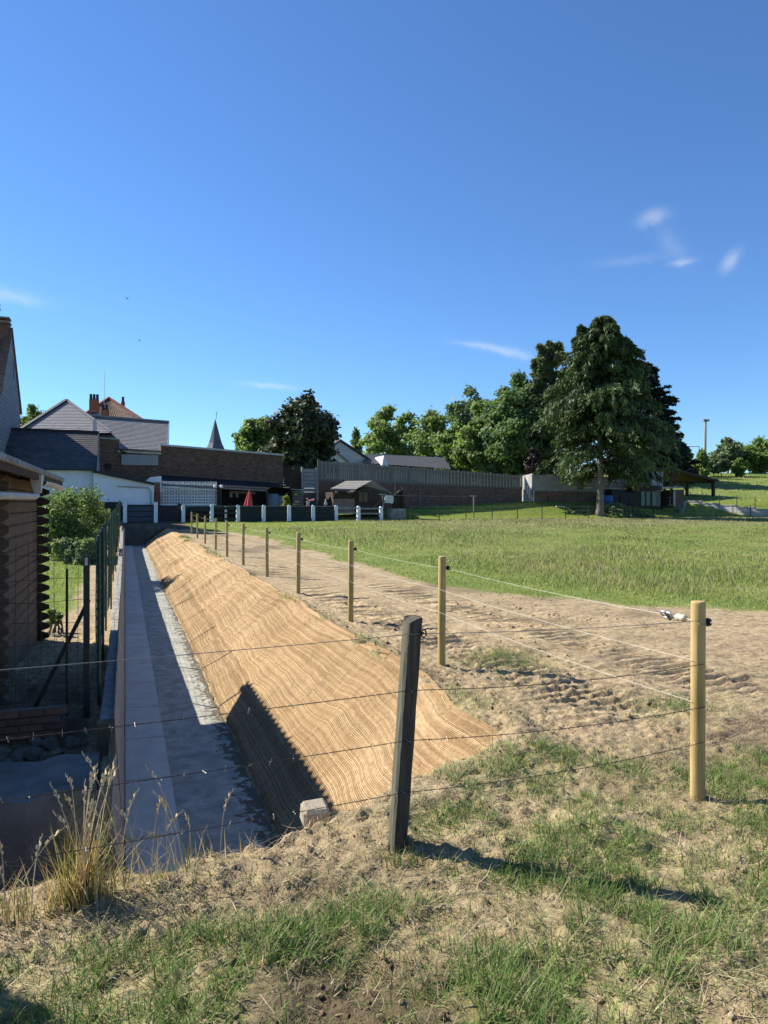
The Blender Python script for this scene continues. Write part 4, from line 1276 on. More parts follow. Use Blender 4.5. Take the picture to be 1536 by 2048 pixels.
# garden porch: corrugated lean-to on posts against the warehouse
t = thing('garden_porch', 'dark open lean-to porch with a pierced white block screen against the brick warehouse', 'porch', (6, 53.5, .8))
ua, ub = 55.9, 52.6
A, B = PU(322, 949, ua), PU(541, 972, ua); Cc, D = PU(545, 980.5, ub), PU(318, 966.5, ub)
A = PU(322, 951, ua); B = PU(560, 968, ua); Cc = PU(535, 979, ub); D = PU(322, 967, ub)
mb = MB(); n = 60
for i in range(n):
    f0, f1 = i / n, (i + 1) / n
    d0, d1, a0, a1 = D.lerp(Cc, f0), D.lerp(Cc, f1), A.lerp(B, f0), A.lerp(B, f1)
    up = Vector((0, -.01, .035 if i % 2 else 0)); 
    mb.hexa([d0, d1, a1, a0], [d0 + up + Vector((0, 0, .02)), d1 + up + Vector((0, 0, .02)), a1 + up + Vector((0, 0, .02)), a0 + up + Vector((0, 0, .02))])
mb.build('roof', M_BLKTRIM, t, kind='stuff')
MB().bar(D + Vector((0, -.05, -.08)), Cc + Vector((0, -.05, -.08)), .1, .14).build('eaves_beam', M_GREYWOOD, t)
p0, p1 = PU(330, 974.5, 52.45), PU(434, 980.5, 52.45)
MB().bar(p0, p1, .07, .06).build('rail', M_WHITEC, t)
# screen blocks: frame with four petals round a hub
blk = .40
def screen_block():
    m = MB(); s = blk / 2; d = .05
    for x0, x1, z0_, z1_ in ((-s, s, s - .035, s), (-s, s, -s, -s + .035), (-s, -s + .035, -s + .035, s - .035), (s - .035, s, -s + .035, s - .035)): m.box(x0, x1, -d, d, z0_, z1_)
    m.bar((-s + .03, 0, 0), (s - .03, 0, 0), .09, .05, up=(0, 0, 1)); m.bar((0, 0, -s + .03), (0, 0, s - .03), .09, .05, up=(1, 0, 0))
    ring = [(.115 * math.cos(q), 0, .115 * math.sin(q)) for q in np.linspace(0, 2 * math.pi, 9)]
    m.tube(ring, .032, 4, cap=False)
    return m.mesh('screen_block', M_WHITEC)
sb = screen_block()
lo, hi = PU(321, 1008, 52.6), PU(433, 1011, 52.6)
nb_ = int(round((hi.x - lo.x) / blk)); step = (hi.x - lo.x) / nb_
scr = MB().bar(Vector((lo.x, 52.6, lo.z - .05)), Vector((hi.x, 52.6, lo.z - .05)), .12, .1).build('screen', M_WHITEC, t)
for i in range(nb_):
    for j in range(4):
        o = link('screen_block', sb, scr); o.location = Vector((lo.x + step * (i + .5), 52.6, lo.z + .2 + .40 * j + (.03 if j > 1 else 0))) - Vector(t.location)
        o.scale.x = step / blk * .995; o.scale.z = .985
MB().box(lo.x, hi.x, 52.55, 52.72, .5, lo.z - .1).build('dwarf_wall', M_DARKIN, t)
c0, c1 = PU(310, 966, 52.4), PU(320, 1012, 52.4)
MB().box(c0.x, c1.x, 52.3, 52.75, .6, c0.z).build('brick_pillar', M_BRED, t)
MB().hexa([(c0.x - .05, 52.25, c0.z + .002), (c1.x + .05, 52.25, c0.z + .002), (c1.x + .05, 52.8, c0.z + .002), (c0.x - .05, 52.8, c0.z + .002)],
          [(c0.x + .1, 52.45, c0.z + .16), (c1.x - .1, 52.45, c0.z + .16), (c1.x - .1, 52.6, c0.z + .16), (c0.x + .1, 52.6, c0.z + .16)]).build('pillar_cap', M_CONC, t)
for pa, pb in ((434, 437.5), (439, 443)):
    a, b = PU(pa, 972, 52.4), PU(pb, 1014, 52.4)
    MB().box(a.x, b.x, 52.32, 52.48, .5, a.z).build('post', M_DKWOOD, t)
a = PU(534, 980, 52.5); MB().box(a.x - .07, a.x + .07, 52.4, 52.55, .5, a.z).build('post', M_DKWOOD, t)
for px in (430, 443):
    a = PU(px, 973, 52.25)
    MB().lathe(a, [(.05, -.12), (.12, -.08), (.13, .02), (.08, .10), (.02, .12)], 8).build('lamp', M_WHITEP, t)
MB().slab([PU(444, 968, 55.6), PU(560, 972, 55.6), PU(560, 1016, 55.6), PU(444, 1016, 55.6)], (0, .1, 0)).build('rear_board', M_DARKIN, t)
MB().bar(PU(459, 984, 54), PU(510, 986, 54), .2, .18).build('shelf', M_GREYWOOD, t)
for px, h in ((462, .28), (474, .2)):
    a = PU(px, 992, 54); MB().box(a.x - .1, a.x + .1, 53.95, 54.05, a.z - .1, a.z + h).build('tool_panel', M_GREYC, t)
a, b = PU(480, 1006, 53.2), PU(512, 1008, 53.2)
m = MB().box(a.x, b.x, 52.9, 53.5, a.z - .05, a.z)
for x in (a.x + .06, b.x - .06): m.box(x - .03, x + .03, 52.95, 53.45, .7, a.z - .05)
tb = m.build('bench_table', M_DKWOOD, None, loc=(a.x, 53.2, .75)); tag(tb, 'dark wooden table under the open porch near the red parasol', 'table')
# dark shed roof to the right of the porch
t = thing('dark_annex', 'low dark annex with flat roof between the porch and pale shrub', 'annex', (14, 54.5, .8))
MB().slab([PU(533, 971, 53.8), PU(584, 979, 53.8), PU(584, 980.5, 56), PU(533, 970, 56)], (0, 0, .06)).build('roof', M_BLKTRIM, t)
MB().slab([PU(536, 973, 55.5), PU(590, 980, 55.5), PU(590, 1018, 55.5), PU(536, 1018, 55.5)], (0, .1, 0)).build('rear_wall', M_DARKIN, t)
M_BARREL = mottled('grey_blue_plastic', (.12, .15, .18), (.18, .215, .25), 4, .5, 0)
for i, (px, pyt, w_, lab) in enumerate(((545, 987, .50, 'taller grey-blue water butt under the dark annex roof'), (561, 991, .44, 'shorter grey-blue water butt under the dark annex roof'))):
    a = PU(px, pyt, 53.6); zb = .78
    tt_ = thing('water_butt', lab, 'water butt', (a.x, 53.6, zb), 'water butts under the annex roof')
    h = a.z - zb
    MB().lathe((a.x, 53.6, zb), [(w_ * .86, 0), (w_, h * .25), (w_ * 1.02, h * .5), (w_, h * .75), (w_ * .95, h * .94)], 14).build('tub', M_BARREL, tt_, smooth=True)
    MB().lathe((a.x, 53.6, zb + h * .942), [(w_ * 1.03, 0), (w_ * 1.03, .06), (w_ * .8, .09)], 14).build('lid', M_BARREL, tt_)
# log store
a, b = PU(583, 979, 53.9), PU(603.5, 1014, 53.9)
t = thing('log_store', 'stack of sawn boards under a small pale roof right of the bush', 'board stack', ((a.x + b.x) / 2, 54, .8))
MB().bar(Vector((a.x - .1, 53.9, a.z + .02)), Vector((b.x + .05, 53.9, a.z - .06)), .9, .07).build('roof', M_FELT, t)
nrow = 9
for j in range(nrow):
    z = b.z + (a.z - b.z - .1) * j / nrow
    MB().box(a.x + random.uniform(0, .08), b.x - random.uniform(0, .1), 53.6, 54.3, z + .02, z + (a.z - b.z - .1) / nrow * .72).build('board', M_BROWNW, t)
c = PU(606, 990, 53.7)
m = MB().bar((c.x - .25, 53.7, c.z + .08), (c.x + .3, 53.7, c.z + .02), .5, .06)
m.build('side_shelf', M_GREYWOOD, t)
for dx in (-.2, .25): MB().bar((c.x + dx, 53.7, .8), (c.x + dx, 53.7, c.z), .06, .06).build('leg', M_DKWOOD, t)
# dark fence panels and grey concrete bay between the warehouse and the board fence
t = thing('dark_board_screen', 'dark boarded screen between the brick warehouse and grey concrete bay', 'screen', (13, 56.6, .8))
p0, p1 = PU(564, 931, 56.5), PU(606, 936, 56.5)
nb2 = 22
for j in range(nb2):
    z = .8 + (p0.z - .8) * j / nb2
    MB().box(p0.x, p1.x, 56.5 + .01 * (j % 2), 56.56, z, z + (p0.z - .8) / nb2 - .02).build('board', M_DKWOOD, t)
t = thing('concrete_bay', 'grey concrete panel bay at the left end of the board fence wall', 'wall', (14.5, 56.2, .8))
for (pa, pb, y0, y1) in ((602.5, 606, 934, 983), (631.5, 635, 936, 984)):
    a, b = PU(pa, y0, 56.1), PU(pb, y1, 56.1)
    MB().box(a.x, b.x, 56.0, 56.2, 1.0, a.z).build('post', M_GREYC, t)
a, b = PU(606, 937, 56.15), PU(631.5, 984, 56.15)
for j in range(6):
    z0_ = b.z + (a.z - b.z) * j / 6
    MB().box(a.x + .006, b.x - .006, 56.08, 56.15, z0_, z0_ + (a.z - b.z) / 6 - .025).build('panel', M_GREYC, t)
MB().box(a.x, b.x, 56.1, 56.2, .6, b.z - .02).build('base_wall', M_BRICKD, t)

# ------------------------------------------------------------------ white concrete fence with dark boards
t = thing('paddock_fence', 'white concrete posts with dark green boards and rails at the end of the strip', 'fence', (8, 50, .75))
pxs = [366.5, 423.5, 476, 527.5, 578.2, 626.3, 672, 717, 762]
ptops = [1010, 1009, 1010, 1010, 1010, 1010, 1010.5, 1011.5, 1012.5]
pp = []
for px, pt in zip(pxs, ptops):
    a = PU(px, pt, 50); pp.append(a)
    zb = gz(a.x, 50) - .15
    m = MB().hexa([(a.x - .125, 49.88, zb), (a.x + .125, 49.88, zb), (a.x + .125, 50.12, zb), (a.x - .125, 50.12, zb)],
                  [(a.x - .115, 49.89, a.z - .07), (a.x + .115, 49.89, a.z - .07), (a.x + .115, 50.11, a.z - .07), (a.x - .115, 50.11, a.z - .07)])
    m.hexa([(a.x - .115, 49.89, a.z - .07), (a.x + .115, 49.89, a.z - .07), (a.x + .115, 50.11, a.z - .07), (a.x - .115, 50.11, a.z - .07)],
           [(a.x - .05, 49.95, a.z), (a.x + .05, 49.95, a.z), (a.x + .05, 50.05, a.z), (a.x - .05, 50.05, a.z)])
    m.build('post', M_WHITEC, t)
for i in range(8):
    a, b = pp[i], pp[i + 1]
    zt = min(a.z, b.z)
    x0, x1 = a.x + .118, b.x - .118
    if i in (2, 3, 4, 5):
        for q in range(3):
            z1_ = zt - .10 - q * .36
            MB().hexa([(x0 + .02, 49.96, z1_ - .352), (x1 - .02, 49.96, z1_ - .352), (x1 - .02, 50.0, z1_ - .352), (x0 + .02, 50.0, z1_ - .352)],
                      [(x0 + .02, 49.96, z1_), (x1 - .02, 49.96, z1_), (x1 - .02, 50.0, z1_), (x0 + .02, 50.0, z1_)]).build('board', M_DKGREEN, t)
        MB().box(x0, x1, 49.94, 50.02, zt - .095, zt - .06).build('top_rail', M_GREYC, t)
    elif i in (0, 1):
        MB().box(x0, x1, 49.94, 50.0, zt - .1, zt - .06).build('top_rail', M_GREYC, t)
        for z1_, h in ((zt - .13, .30), (zt - .62, .12), (zt - .95, .12)) if i == 0 else ((zt - .13, .20), (zt - .5, .12), (zt - .9, .14)):
            MB().box(x0, x1, 49.95, 50.0, z1_ - h, z1_).build('rail', M_DKGREEN, t)
    else:
        for z1_, h in ((zt - .12, .11), (zt - .50, .11), (zt - .86, .12)):
            MB().box(x0, x1, 49.94, 50.01, z1_ - h, z1_).build('rail', M_GREYC if h < .12 else M_DKWOOD, t)
MB().box(pp[1].x + 1.0, pp[1].x + 1.15, 50.8, 50.95, .6, pp[1].z - .15).build('stub_post', M_WHITEC, t)
# gates left of it
for (pa, pb, lab, nm) in ((254.5, 310, 'dark grey-blue slatted gate between two white posts left of the brick pillar', 1), (313, 363, 'dark garden gate between white posts in front of the white block screen', 2)):
    a, b = PU(pa, 1008, 50.2), PU(pb, 1008, 50.2)
    t = thing('garden_gate', lab, 'gate', (a.x, 50.2, .7), 'dark gates between white posts')
    zb = .74
    if nm == 1:
        for q in range(3):
            z = zb + .03 + q * .36
            MB().box(a.x + .03, b.x - .03, 50.18, 50.24, z, z + .30).build('slat', mottled('blue_grey_paint', (.035, .05, .065), (.05, .068, .085), 4, .6, 0), t)
        MB().box(a.x, b.x, 50.25, 50.29, zb, a.z - .05).build('backing', M_BLKTRIM, t)
    else:
        for q in range(11):
            x = a.x + (b.x - a.x) * (q + .08) / 11
            MB().box(x, x + (b.x - a.x) / 11 * .84, 50.2, 50.23, zb, a.z - .12 - .06 * abs(q - 5) / 5).build('slat', M_BLKTRIM, t)
        MB().box(a.x, b.x, 50.235, 50.27, zb + .2, zb + .3).build('rail', M_BLKTRIM, t)
        MB().box(a.x, b.x, 50.235, 50.27, zb + .75, zb + .85).build('rail', M_BLKTRIM, t)
t = thing('gate_posts', 'pair of white concrete gate posts left of the white fence', 'gate posts', (0, 50.2, .7))
for px, nm in ((250.5, 0), (312, 1)):
    a = PU(px, 1005 if nm == 0 else 1004, 50.1)
    MB().box(a.x - .14, a.x + .11, 50.0, 50.24, .6, a.z).build('post', M_WHITEC, t)
a, b = PU(246, 1004, 50.3), PU(200, 1004, 50.3)
o = MB().box(b.x, a.x - .1, 50.3, 50.36, .6, a.z).build('dark_hoarding', M_DKGREEN, None, loc=(a.x, 50.3, .7)); tag(o, 'dark panel left of the slatted gate behind the mesh fence', 'panel')

# ------------------------------------------------------------------ board fence on a brick wall
t = thing('garden_wall', 'long dark brick garden wall topped by weathered vertical boards', 'wall', (25, 57, 1.2))
L0, L1 = PU(636, 921, 57), PU(1044, 951, 57)
B0, B1 = PU(636, 962, 57), PU(1044, 977.5, 57)
MB().slab([Vector((L0.x, 57, .4)), Vector((L1.x, 57, .4)), B1 + Vector((0, 0, .15)), B0 + Vector((0, 0, .15))], (0, .3, 0)).build('brick_wall', M_BRICKD, t)
nbd = 118
bd = MB().box(-.072, .072, -.012, .012, 0, 1).mesh('board', M_GREYWOOD)
for i in range(nbd):
    f = (i + .5) / nbd
    a, b = B0.lerp(B1, f), L0.lerp(L1, f)
    o = link('board', bd, t); o.location = Vector((a.x, 56.96 - .022 * (i % 2), a.z + random.uniform(-.03, .02))) - Vector(t.location)
    o.scale.z = (b.z - a.z) + random.uniform(-.03, .03)
for f in np.linspace(.0, 1, 13):
    a, b = B0.lerp(B1, f), L0.lerp(L1, f)
    MB().box(a.x - .04, a.x + .04, 56.99, 57.07, a.z - .1, b.z + .08).build('post', M_GREYWOOD, t)
for f2 in (.12, .85):
    MB().bar(B0.lerp(L0, f2) + Vector((0, .03, 0)), B1.lerp(L1, f2) + Vector((0, .03, 0)), .05, .08).build('rail', M_GREYWOOD, t)
a = PU(840, 966, 56.7); MB().bar(Vector((a.x, 56.7, 1.6)), a + Vector((.06, 0, 0)), .06, .06).build('prop', M_GREYWOOD, t)

# pale concrete panel wall with buttress end
t = thing('concrete_panel_wall', 'pale concrete panel wall on a brick plinth right of the board fence', 'wall', (38, 55.5, 1.8))
uw = 55.6
e = [PU(1048, 957, uw), PU(1062.5, 949, uw), PU(1063, 951, uw)]
# sunlit end pier: kinked profile seen on its left face
top_y, base_y = 949, 1008
pv0 = PU(1064, 949, uw)
xe = pv0.x
profe = [(uw + 2.2, PU(1044, 1007, uw).z - .3), (uw + .35, PU(1049, 1008, uw).z - .3), (uw + .35, PU(1050, 985, uw).z), (uw + .02, PU(1060, 972, uw).z), (uw + .02, pv0.z + .1), (uw + 1.0, pv0.z), (uw + 2.2, pv0.z - .12)]
m = MB().slab([(xe, u, z) for u, z in profe], (.2, 0, 0)); m.build('end_pier', M_CONC, t)
rows, bays = 4, 9
x0, x1 = xe + .21, PU(1327, 960, uw).x
def topz(x):
    f = (x - x0) / (x1 - x0)
    return pv0.z + (PU(1263, 955, uw).z - pv0.z) * min(f / .77, 1) + (0 if f < .77 else .62)
for i in range(bays):
    xa, xb = x0 + (x1 - x0) * i / bays, x0 + (x1 - x0) * (i + 1) / bays
    zt = topz((xa + xb) / 2)
    for j in range(rows + (1 if i >= 7 else 0)):
        z1_ = zt - j * .37
        MB().box(xa + .06, xb - .06, uw, uw + .07, z1_ - .358, z1_).build('panel', M_CONC if i >= 7 else M_GREYC, t)
    MB().box(xa - .06, xa + .06, uw - .03, uw + .12, 1.2, zt + .04).build('post', M_GREYC, t)
zpl = pv0.z - 1.5
MB().box(x0, x1, uw + .02, uw + .30, .9, zpl).build('plinth', M_BRICKD, t)
MB().box(x0, x1, uw - .04, uw + .32, zpl + .002, zpl + .07).build('plinth_coping', M_GREYC, t)
for i in range(1, bays):
    xa = x0 + (x1 - x0) * i / bays
    MB().box(xa - .16, xa + .16, uw - .07, uw + .018, 1.0, zpl - .05).build('pier', M_BRICKD, t)

# ------------------------------------------------------------------ garden playhouse
t = thing('garden_playhouse', 'small brown boarded garden playhouse with felt roof behind the white fence', 'playhouse', (17, 53, 1))
a, b = PU(666, 1024, 52.2), PU(709, 1024, 52.2)
hx0, hx1 = a.x, b.x; hz = a.z - .15; dep = 2.5
hxr = PU(763, 1022, 53.0).x
zt = PU(690, 984, 52.2).z; zr_ = PU(690, 963.5, 53.4).z
nbw = 13
for j in range(nbw):
    z0_ = hz + (zt - hz) * j / nbw
    MB().hexa([(hx0, 52.17, z0_), (hx1, 52.17, z0_), (hx1, 52.25, z0_), (hx0, 52.25, z0_)],
              [(hx0, 52.21, z0_ + (zt - hz) / nbw - .012), (hx1, 52.21, z0_ + (zt - hz) / nbw - .012), (hx1, 52.25, z0_ + (zt - hz) / nbw - .012), (hx0, 52.25, z0_ + (zt - hz) / nbw - .012)]).build('wall_board', M_BROWNW if j < 9 else M_DKWOOD, t)
MB().box(hx0, hx1, 52.25, 52.25 + dep, hz, zt).build('walls', M_DKWOOD, t)
# right part with gable facing front, dark
MB().slab([(hx1 + .01, 52.6, hz), (hxr, 52.6, hz), (hxr, 52.6, zt - .35), (hx1 + (hxr - hx1) * .35, 52.6, zt + .35), (hx1 + .01, 52.6, zt)], (0, dep - .4, 0)).build('gable_wall', M_DKWOOD, t)
wa, wb = PU(717, 985, 52.55), PU(736, 1004, 52.55)
wnd = MB().box(wa.x, wb.x, 52.56, 52.595, wb.z, wa.z).build('window', wood_mat('window_board', (.10, .075, .045), (.16, .125, .08), stretch=(14, 4, 1)), t)
for f in (0, .5, 1):
    x = wa.x + (wb.x - wa.x) * f; MB().box(x - .03, x + .03, 52.53, 52.56, wb.z, wa.z).build('frame', M_DKWOOD, wnd)
ea, eb = PU(661, 977.5, 51.7), PU(712, 978.5, 51.7)
ra, rb = PU(692, 962, 53.9), PU(744, 961.5, 53.9)
roof_plane('roof_slope', M_FELT, t, ea, eb, ra, rb, 5, .03)
MB().slab([ra, rb, rb + Vector((2.0, .6, -1.05)), ra + Vector((2.0, 1.6, -1.05))], (0, 0, .05)).build('rear_slope', M_FELT, t)
MB().bar(ea + Vector((0, -.02, -.03)), eb + Vector((0, -.02, -.03)), .05, .11).build('fascia', M_GREYWOOD, t)
for x in (hx0 + .05, hx1 - .05):
    MB().bar((x, 52.15, zt - .45), (x, 51.75, zt - .02), .07, .07).build('bracket', M_DKWOOD, t)
for px in (673, 699):
    q = PU(px, 984, 51.75); MB().lathe(q, [(.03, -.1), (.09, -.07), (.09, .05), (.02, .09)], 8).build('lantern', M_GREYC, t)

# ------------------------------------------------------------------ wishing well
c = PU(789, 1030, 52.5)
t = thing('garden_well', 'round stone wishing well with dark timber frame beside the white fence', 'well', (c.x + .15, 52.5, gz(c.x, 52.5)))
M_WSTONE = mottled('well_stone', (.24, .22, .19), (.40, .38, .34), 5, .9, .5, 30, .02, vary=.2)
zb = gz(c.x, 52.5); zt = PU(789, 1017, 52.5).z
rw = .78
MB().lathe((c.x + .15, 52.5, zb - .1), [(rw - .05, 0), (rw - .05, zt - zb + .05)], 18).build('core', M_GREYC, t)
nr = 5; hh = (zt - zb) / nr
for r in range(nr):
    for q in range(18):
        a0 = 2 * math.pi * (q + .5 * (r % 2)) / 18; a1 = a0 + 2 * math.pi / 18 * .9
        cx, cy = c.x + .15, 52.5
        f = lambda a, rr: (cx + rr * math.cos(a), cy + rr * math.sin(a))
        o_ = rw + random.uniform(-.012, .02); z0_ = zb + r * hh; z1_ = z0_ + hh * .9
        pts_b = [(*f(a0, rw - .08), z0_), (*f(a0, o_), z0_), (*f(a1, o_), z0_), (*f(a1, rw - .08), z0_)]
        MB().hexa(pts_b, [(x, y, z1_) for x, y, z in pts_b]).build('stone', M_WSTONE, t)
cx = c.x + .15
pa_, pb_ = Vector((cx - .25, 52.5, zt)), Vector((cx + .62, 52.7, zt))
MB().bar((cx + .0, 52.6, zt), (cx - .02, 52.6, zt + 2.0), .10, .1).build('frame_post', M_DKWOOD, t)
MB().bar((cx + .62, 52.6, zt), (cx + .55, 52.6, zt + 1.75), .12, .1).build('frame_post', M_DKWOOD, t)
MB().slab([PU(808, 977, 52.4), PU(775, 1001, 52.4), PU(776, 1003, 53.6), PU(809, 978, 53.6)], (0, 0, .06)).build('roof_board', M_GREYWOOD, t)
MB().slab([PU(787, 992, 52.8), PU(800, 980, 52.8), PU(808, 992, 52.8), PU(810, 1016, 52.8), PU(786, 1016, 52.8)], (0, .2, 0)).build('dark_panel', M_DKWOOD, t)
# white cloth over a line
a = PU(779, 997.5, 52.0)
mb = MB(); n = 9
prf = [(767.5, 1003, 767.0, 1016), (769, 1000, 768.5, 1007), (770, 993, 769.5, 1005.5), (773, 991, 773, 1006), (778, 990.5, 778, 1006), (783, 991, 783, 1007), (787, 993, 786.5, 1006.5), (788, 998, 787, 1005)]
top = [PU(x, y, 52.0 + .05 * math.sin(i * 2.2)) for i, (x, y, _, _) in enumerate(prf)]; bot = [PU(x, y, 51.95 + .08 * math.sin(i * 2.2 + .5)) for i, (_, _, x, y) in enumerate(prf)]
for i in range(len(prf) - 1):
    mb.hexa([bot[i], bot[i + 1], bot[i + 1] + Vector((0, .03, 0)), bot[i] + Vector((0, .03, 0))], [top[i], top[i + 1], top[i + 1] + Vector((0, .03, 0)), top[i] + Vector((0, .03, 0))])
o = mb.build('white_cloth', mottled('white_cloth', (.52, .55, .50), (.66, .68, .62), 4, .9, .2, 12), None, loc=PU(778, 1006, 52.0)); tag(o, 'pale cloth hanging on the washing line in front of the stone well', 'cloth')
# washing line: T posts with wires
for (px, pyt, pyb, uu_, lab) in ((765.5, 989, 1032, 51.9, 'left T-shaped washing line post beside the pale cloth'), (947.5, 992, 1036, 50.95, 'right T-shaped washing line post standing alone on the lawn')):
    a = PU(px, pyt, uu_); zb = gz(a.x, uu_) - .1
    t = thing('washing_line_post', lab, 'line post', (a.x, uu_, zb), 'washing line posts')
    MB().box(a.x - .04, a.x + .04, uu_ - .04, uu_ + .04, zb, a.z - .03).build('upright', M_GREYWOOD, t)
    MB().box(a.x - .24, a.x + .24, uu_ - .035, uu_ + .035, a.z - .028, a.z + .03).build('crossbar', M_CONC, t)
a, b = PU(767, 990.5, 51.85), PU(946, 993, 50.95)
t = thing('washing_line', 'thin washing line wires stretched between the two T posts', 'washing line', a)
for dx in (-.2, .2): MB().tube(sag_line(a + Vector((dx * .9, 0, .03)), b + Vector((dx * .9, 0, .03)), 8, .05), .008, 4).build('wire', M_WIRE, t)
a, b = PU(765, 998, 51.9), PU(747, 1014, 52.4)
o = MB().bar(a, b, .05, .05).build('leaning_pole', M_GREYWOOD, None, loc=b); tag(o, 'thin pole leaning against the left washing line post', 'pole')

# ------------------------------------------------------------------ garden wire fence with dark stakes
t = thing('stake_fence', 'low wire fence on dark thin stakes along the far edge of the meadow', 'fence', (40, 51, .8))
pxs = [823, 878.5, 932, 984.5, 1035, 1083.7, 1131, 1177, 1221, 1264.5, 1307, 1348, 1388, 1427, 1466, 1501, 1541]
prev = None
for i, px in enumerate(pxs):
    a = PU(px, 1030, 51); zb = gz(a.x, 51) - .08
    zt = zb + 1.18 + .03 * math.sin(i * 3)
    MB().bar((a.x, 51, zb - .1), (a.x + random.uniform(-.03, .03), 51, zt), .055, .055).build('stake', M_BLKTRIM, t)
    if prev is not None:
        m = MB()
        for f in (.96, .7, .42): m.tube(sag_line(Vector((prev[0], 51, prev[1] + (prev[2] - prev[1]) * f)), Vector((a.x, 51, zb + (zt - zb) * f)), 3, .02), .008, 3, cap=False)
        m.build('wires', M_WIRE, t, kind='stuff')
    prev = (a.x, zb, zt)

# ------------------------------------------------------------------ right: garage lean-to, hut, open timber shelter, low wall
t = thing('green_door_store', 'low dark store with three pale green doors against the concrete wall', 'store', (54, 54.4, 1.2))
ud = 54.4
a, b = PU(1262, 969, ud), PU(1322, 975, ud)
MB().slab([PU(1258, 968, ud - .3), PU(1324, 975, ud - .3), PU(1324, 974, uw - .1), PU(1258, 966, uw - .1)], (0, 0, .08)).build('roof', M_BLKTRIM, t)
MB().slab([PU(1268, 973, ud), PU(1322, 978, ud), PU(1322, 1016, ud), PU(1268, 1016, ud)], (0, .9, 0)).build('walls', M_DKWOOD, t)
M_PGREEN = mottled('pale_green_paint', (.13, .17, .12), (.20, .24, .18), 3, .7, .2, 20)
for px in (1282.5, 1293, 1304.5):
    a, b = PU(px, 983, ud - .04), PU(px + 7.2, 1011, ud - .04)
    MB().box(a.x, b.x, ud - .045, ud - .004, b.z, a.z).build('door', M_PGREEN, t)
a, b = PU(1311, 980, ud - .04), PU(1321, 1012, ud - .04)
for q in range(4):
    x = a.x + (b.x - a.x) * q / 4; MB().box(x, x + .14, ud - .04, ud - .004, b.z, a.z).build('slat', M_GREYWOOD, t)
for (px, w_, h, lab) in ((1225, .5, 1.3, 'dark wheeled bin nearest the blue barrel by the concrete wall'), (1243, .55, 1.15, 'middle dark bin with a pale rim by the concrete wall'), (1259, .45, 1.2, 'dark bin next to the green-door store')):
    a = PU(px, 1010, 54.8); zb = gz(a.x, 54.8) - .02
    tt_ = thing('garden_bin', lab, 'bin', (a.x, 54.8, zb), 'dark bins by the concrete wall')
    MB().hexa([(a.x - w_ * .8, 54.4, zb), (a.x + w_ * .8, 54.4, zb), (a.x + w_ * .8, 55.1, zb), (a.x - w_ * .8, 55.1, zb)], [(a.x - w_, 54.3, zb + h), (a.x + w_, 54.3, zb + h), (a.x + w_, 55.2, zb + h), (a.x - w_, 55.2, zb + h)]).build('body', M_BLKTRIM, tt_)
    MB().hexa([(a.x - w_ - .04, 54.25, zb + h + .003), (a.x + w_ + .04, 54.25, zb + h + .003), (a.x + w_ + .04, 55.22, zb + h + .003), (a.x - w_ - .04, 55.22, zb + h + .003)], [(a.x - w_ + .05, 54.4, zb + h + .1), (a.x + w_ - .05, 54.4, zb + h + .1), (a.x + w_ - .05, 55.2, zb + h + .16), (a.x - w_ + .05, 55.2, zb + h + .16)]).build('lid', M_DARKIN, tt_)
a = PU(1214, 1006, 54.6); zb = gz(a.x, 54.6) - .02
tt_ = thing('blue_barrel', 'bright blue plastic barrel just right of the spruce trunk', 'barrel', (a.x, 54.6, zb))
M_BLUE = mottled('blue_plastic', (.03, .11, .32), (.045, .15, .40), 4, .45, 0)
MB().lathe((a.x, 54.6, zb), [(.50, 0), (.56, .15), (.57, .4), (.6, .42), (.6, .5), (.57, .52), (.57, .8), (.52, .95), (.2, .97)], 14).build('drum', M_BLUE, tt_, smooth=True)
MB().lathe((a.x + .2, 54.4, zb + .96), [(.07, 0), (.07, .05), (.05, .06)], 8).build('bung', M_BLKTRIM, tt_)

uh = 53.9
t = thing('brown_hut', 'small flat-roofed brown hut with a pale roof edge under the timber shelter', 'hut', (58, 54.2, 1.2))
a, b = PU(1325, 981, uh), PU(1368, 1015, uh)
MB().slab([PU(1347, 980, uh), PU(1368, 979, uh), PU(1368, 1016, uh), PU(1347, 1016, uh)], (0, 1.4, 0)).build('right_wall', wood_mat('hut_boards', (.09, .06, .045), (.13, .09, .07)), t)
MB().slab([PU(1325, 981, uh + 1.2), PU(1347, 981, uh + 1.2), PU(1347, 1016, uh + 1.2), PU(1325, 1016, uh + 1.2)], (0, .1, 0)).build('rear_wall', M_DKWOOD, t)
MB().slab([PU(1347, 982, uh - .05), PU(1351, 982, uh - .05), PU(1351, 1012, uh - .05), PU(1347, 1012, uh - .05)], (0, .05, 0)).build('door_edge', M_CONC, t)
MB().slab([PU(1324, 978, uh - .2), PU(1366, 976, uh - .2), PU(1368, 975.5, uh + 1.6), PU(1326, 976, uh + 1.6)], (0, 0, .10)).build('roof', M_FELT, t)
c = PU(1340, 995, uh + .2)
o = MB().lathe((c.x, c.y, c.z - .75), [(.22, 0), (.22, .04), (.05, .06), (.04, .70), (.36, .74), (.38, .78), (.1, .82)], 10).build('bird_table', M_GREYC, None, loc=(c.x, c.y, c.z - .75)); tag(o, 'small pale pedestal table standing in the hut doorway', 'pedestal')

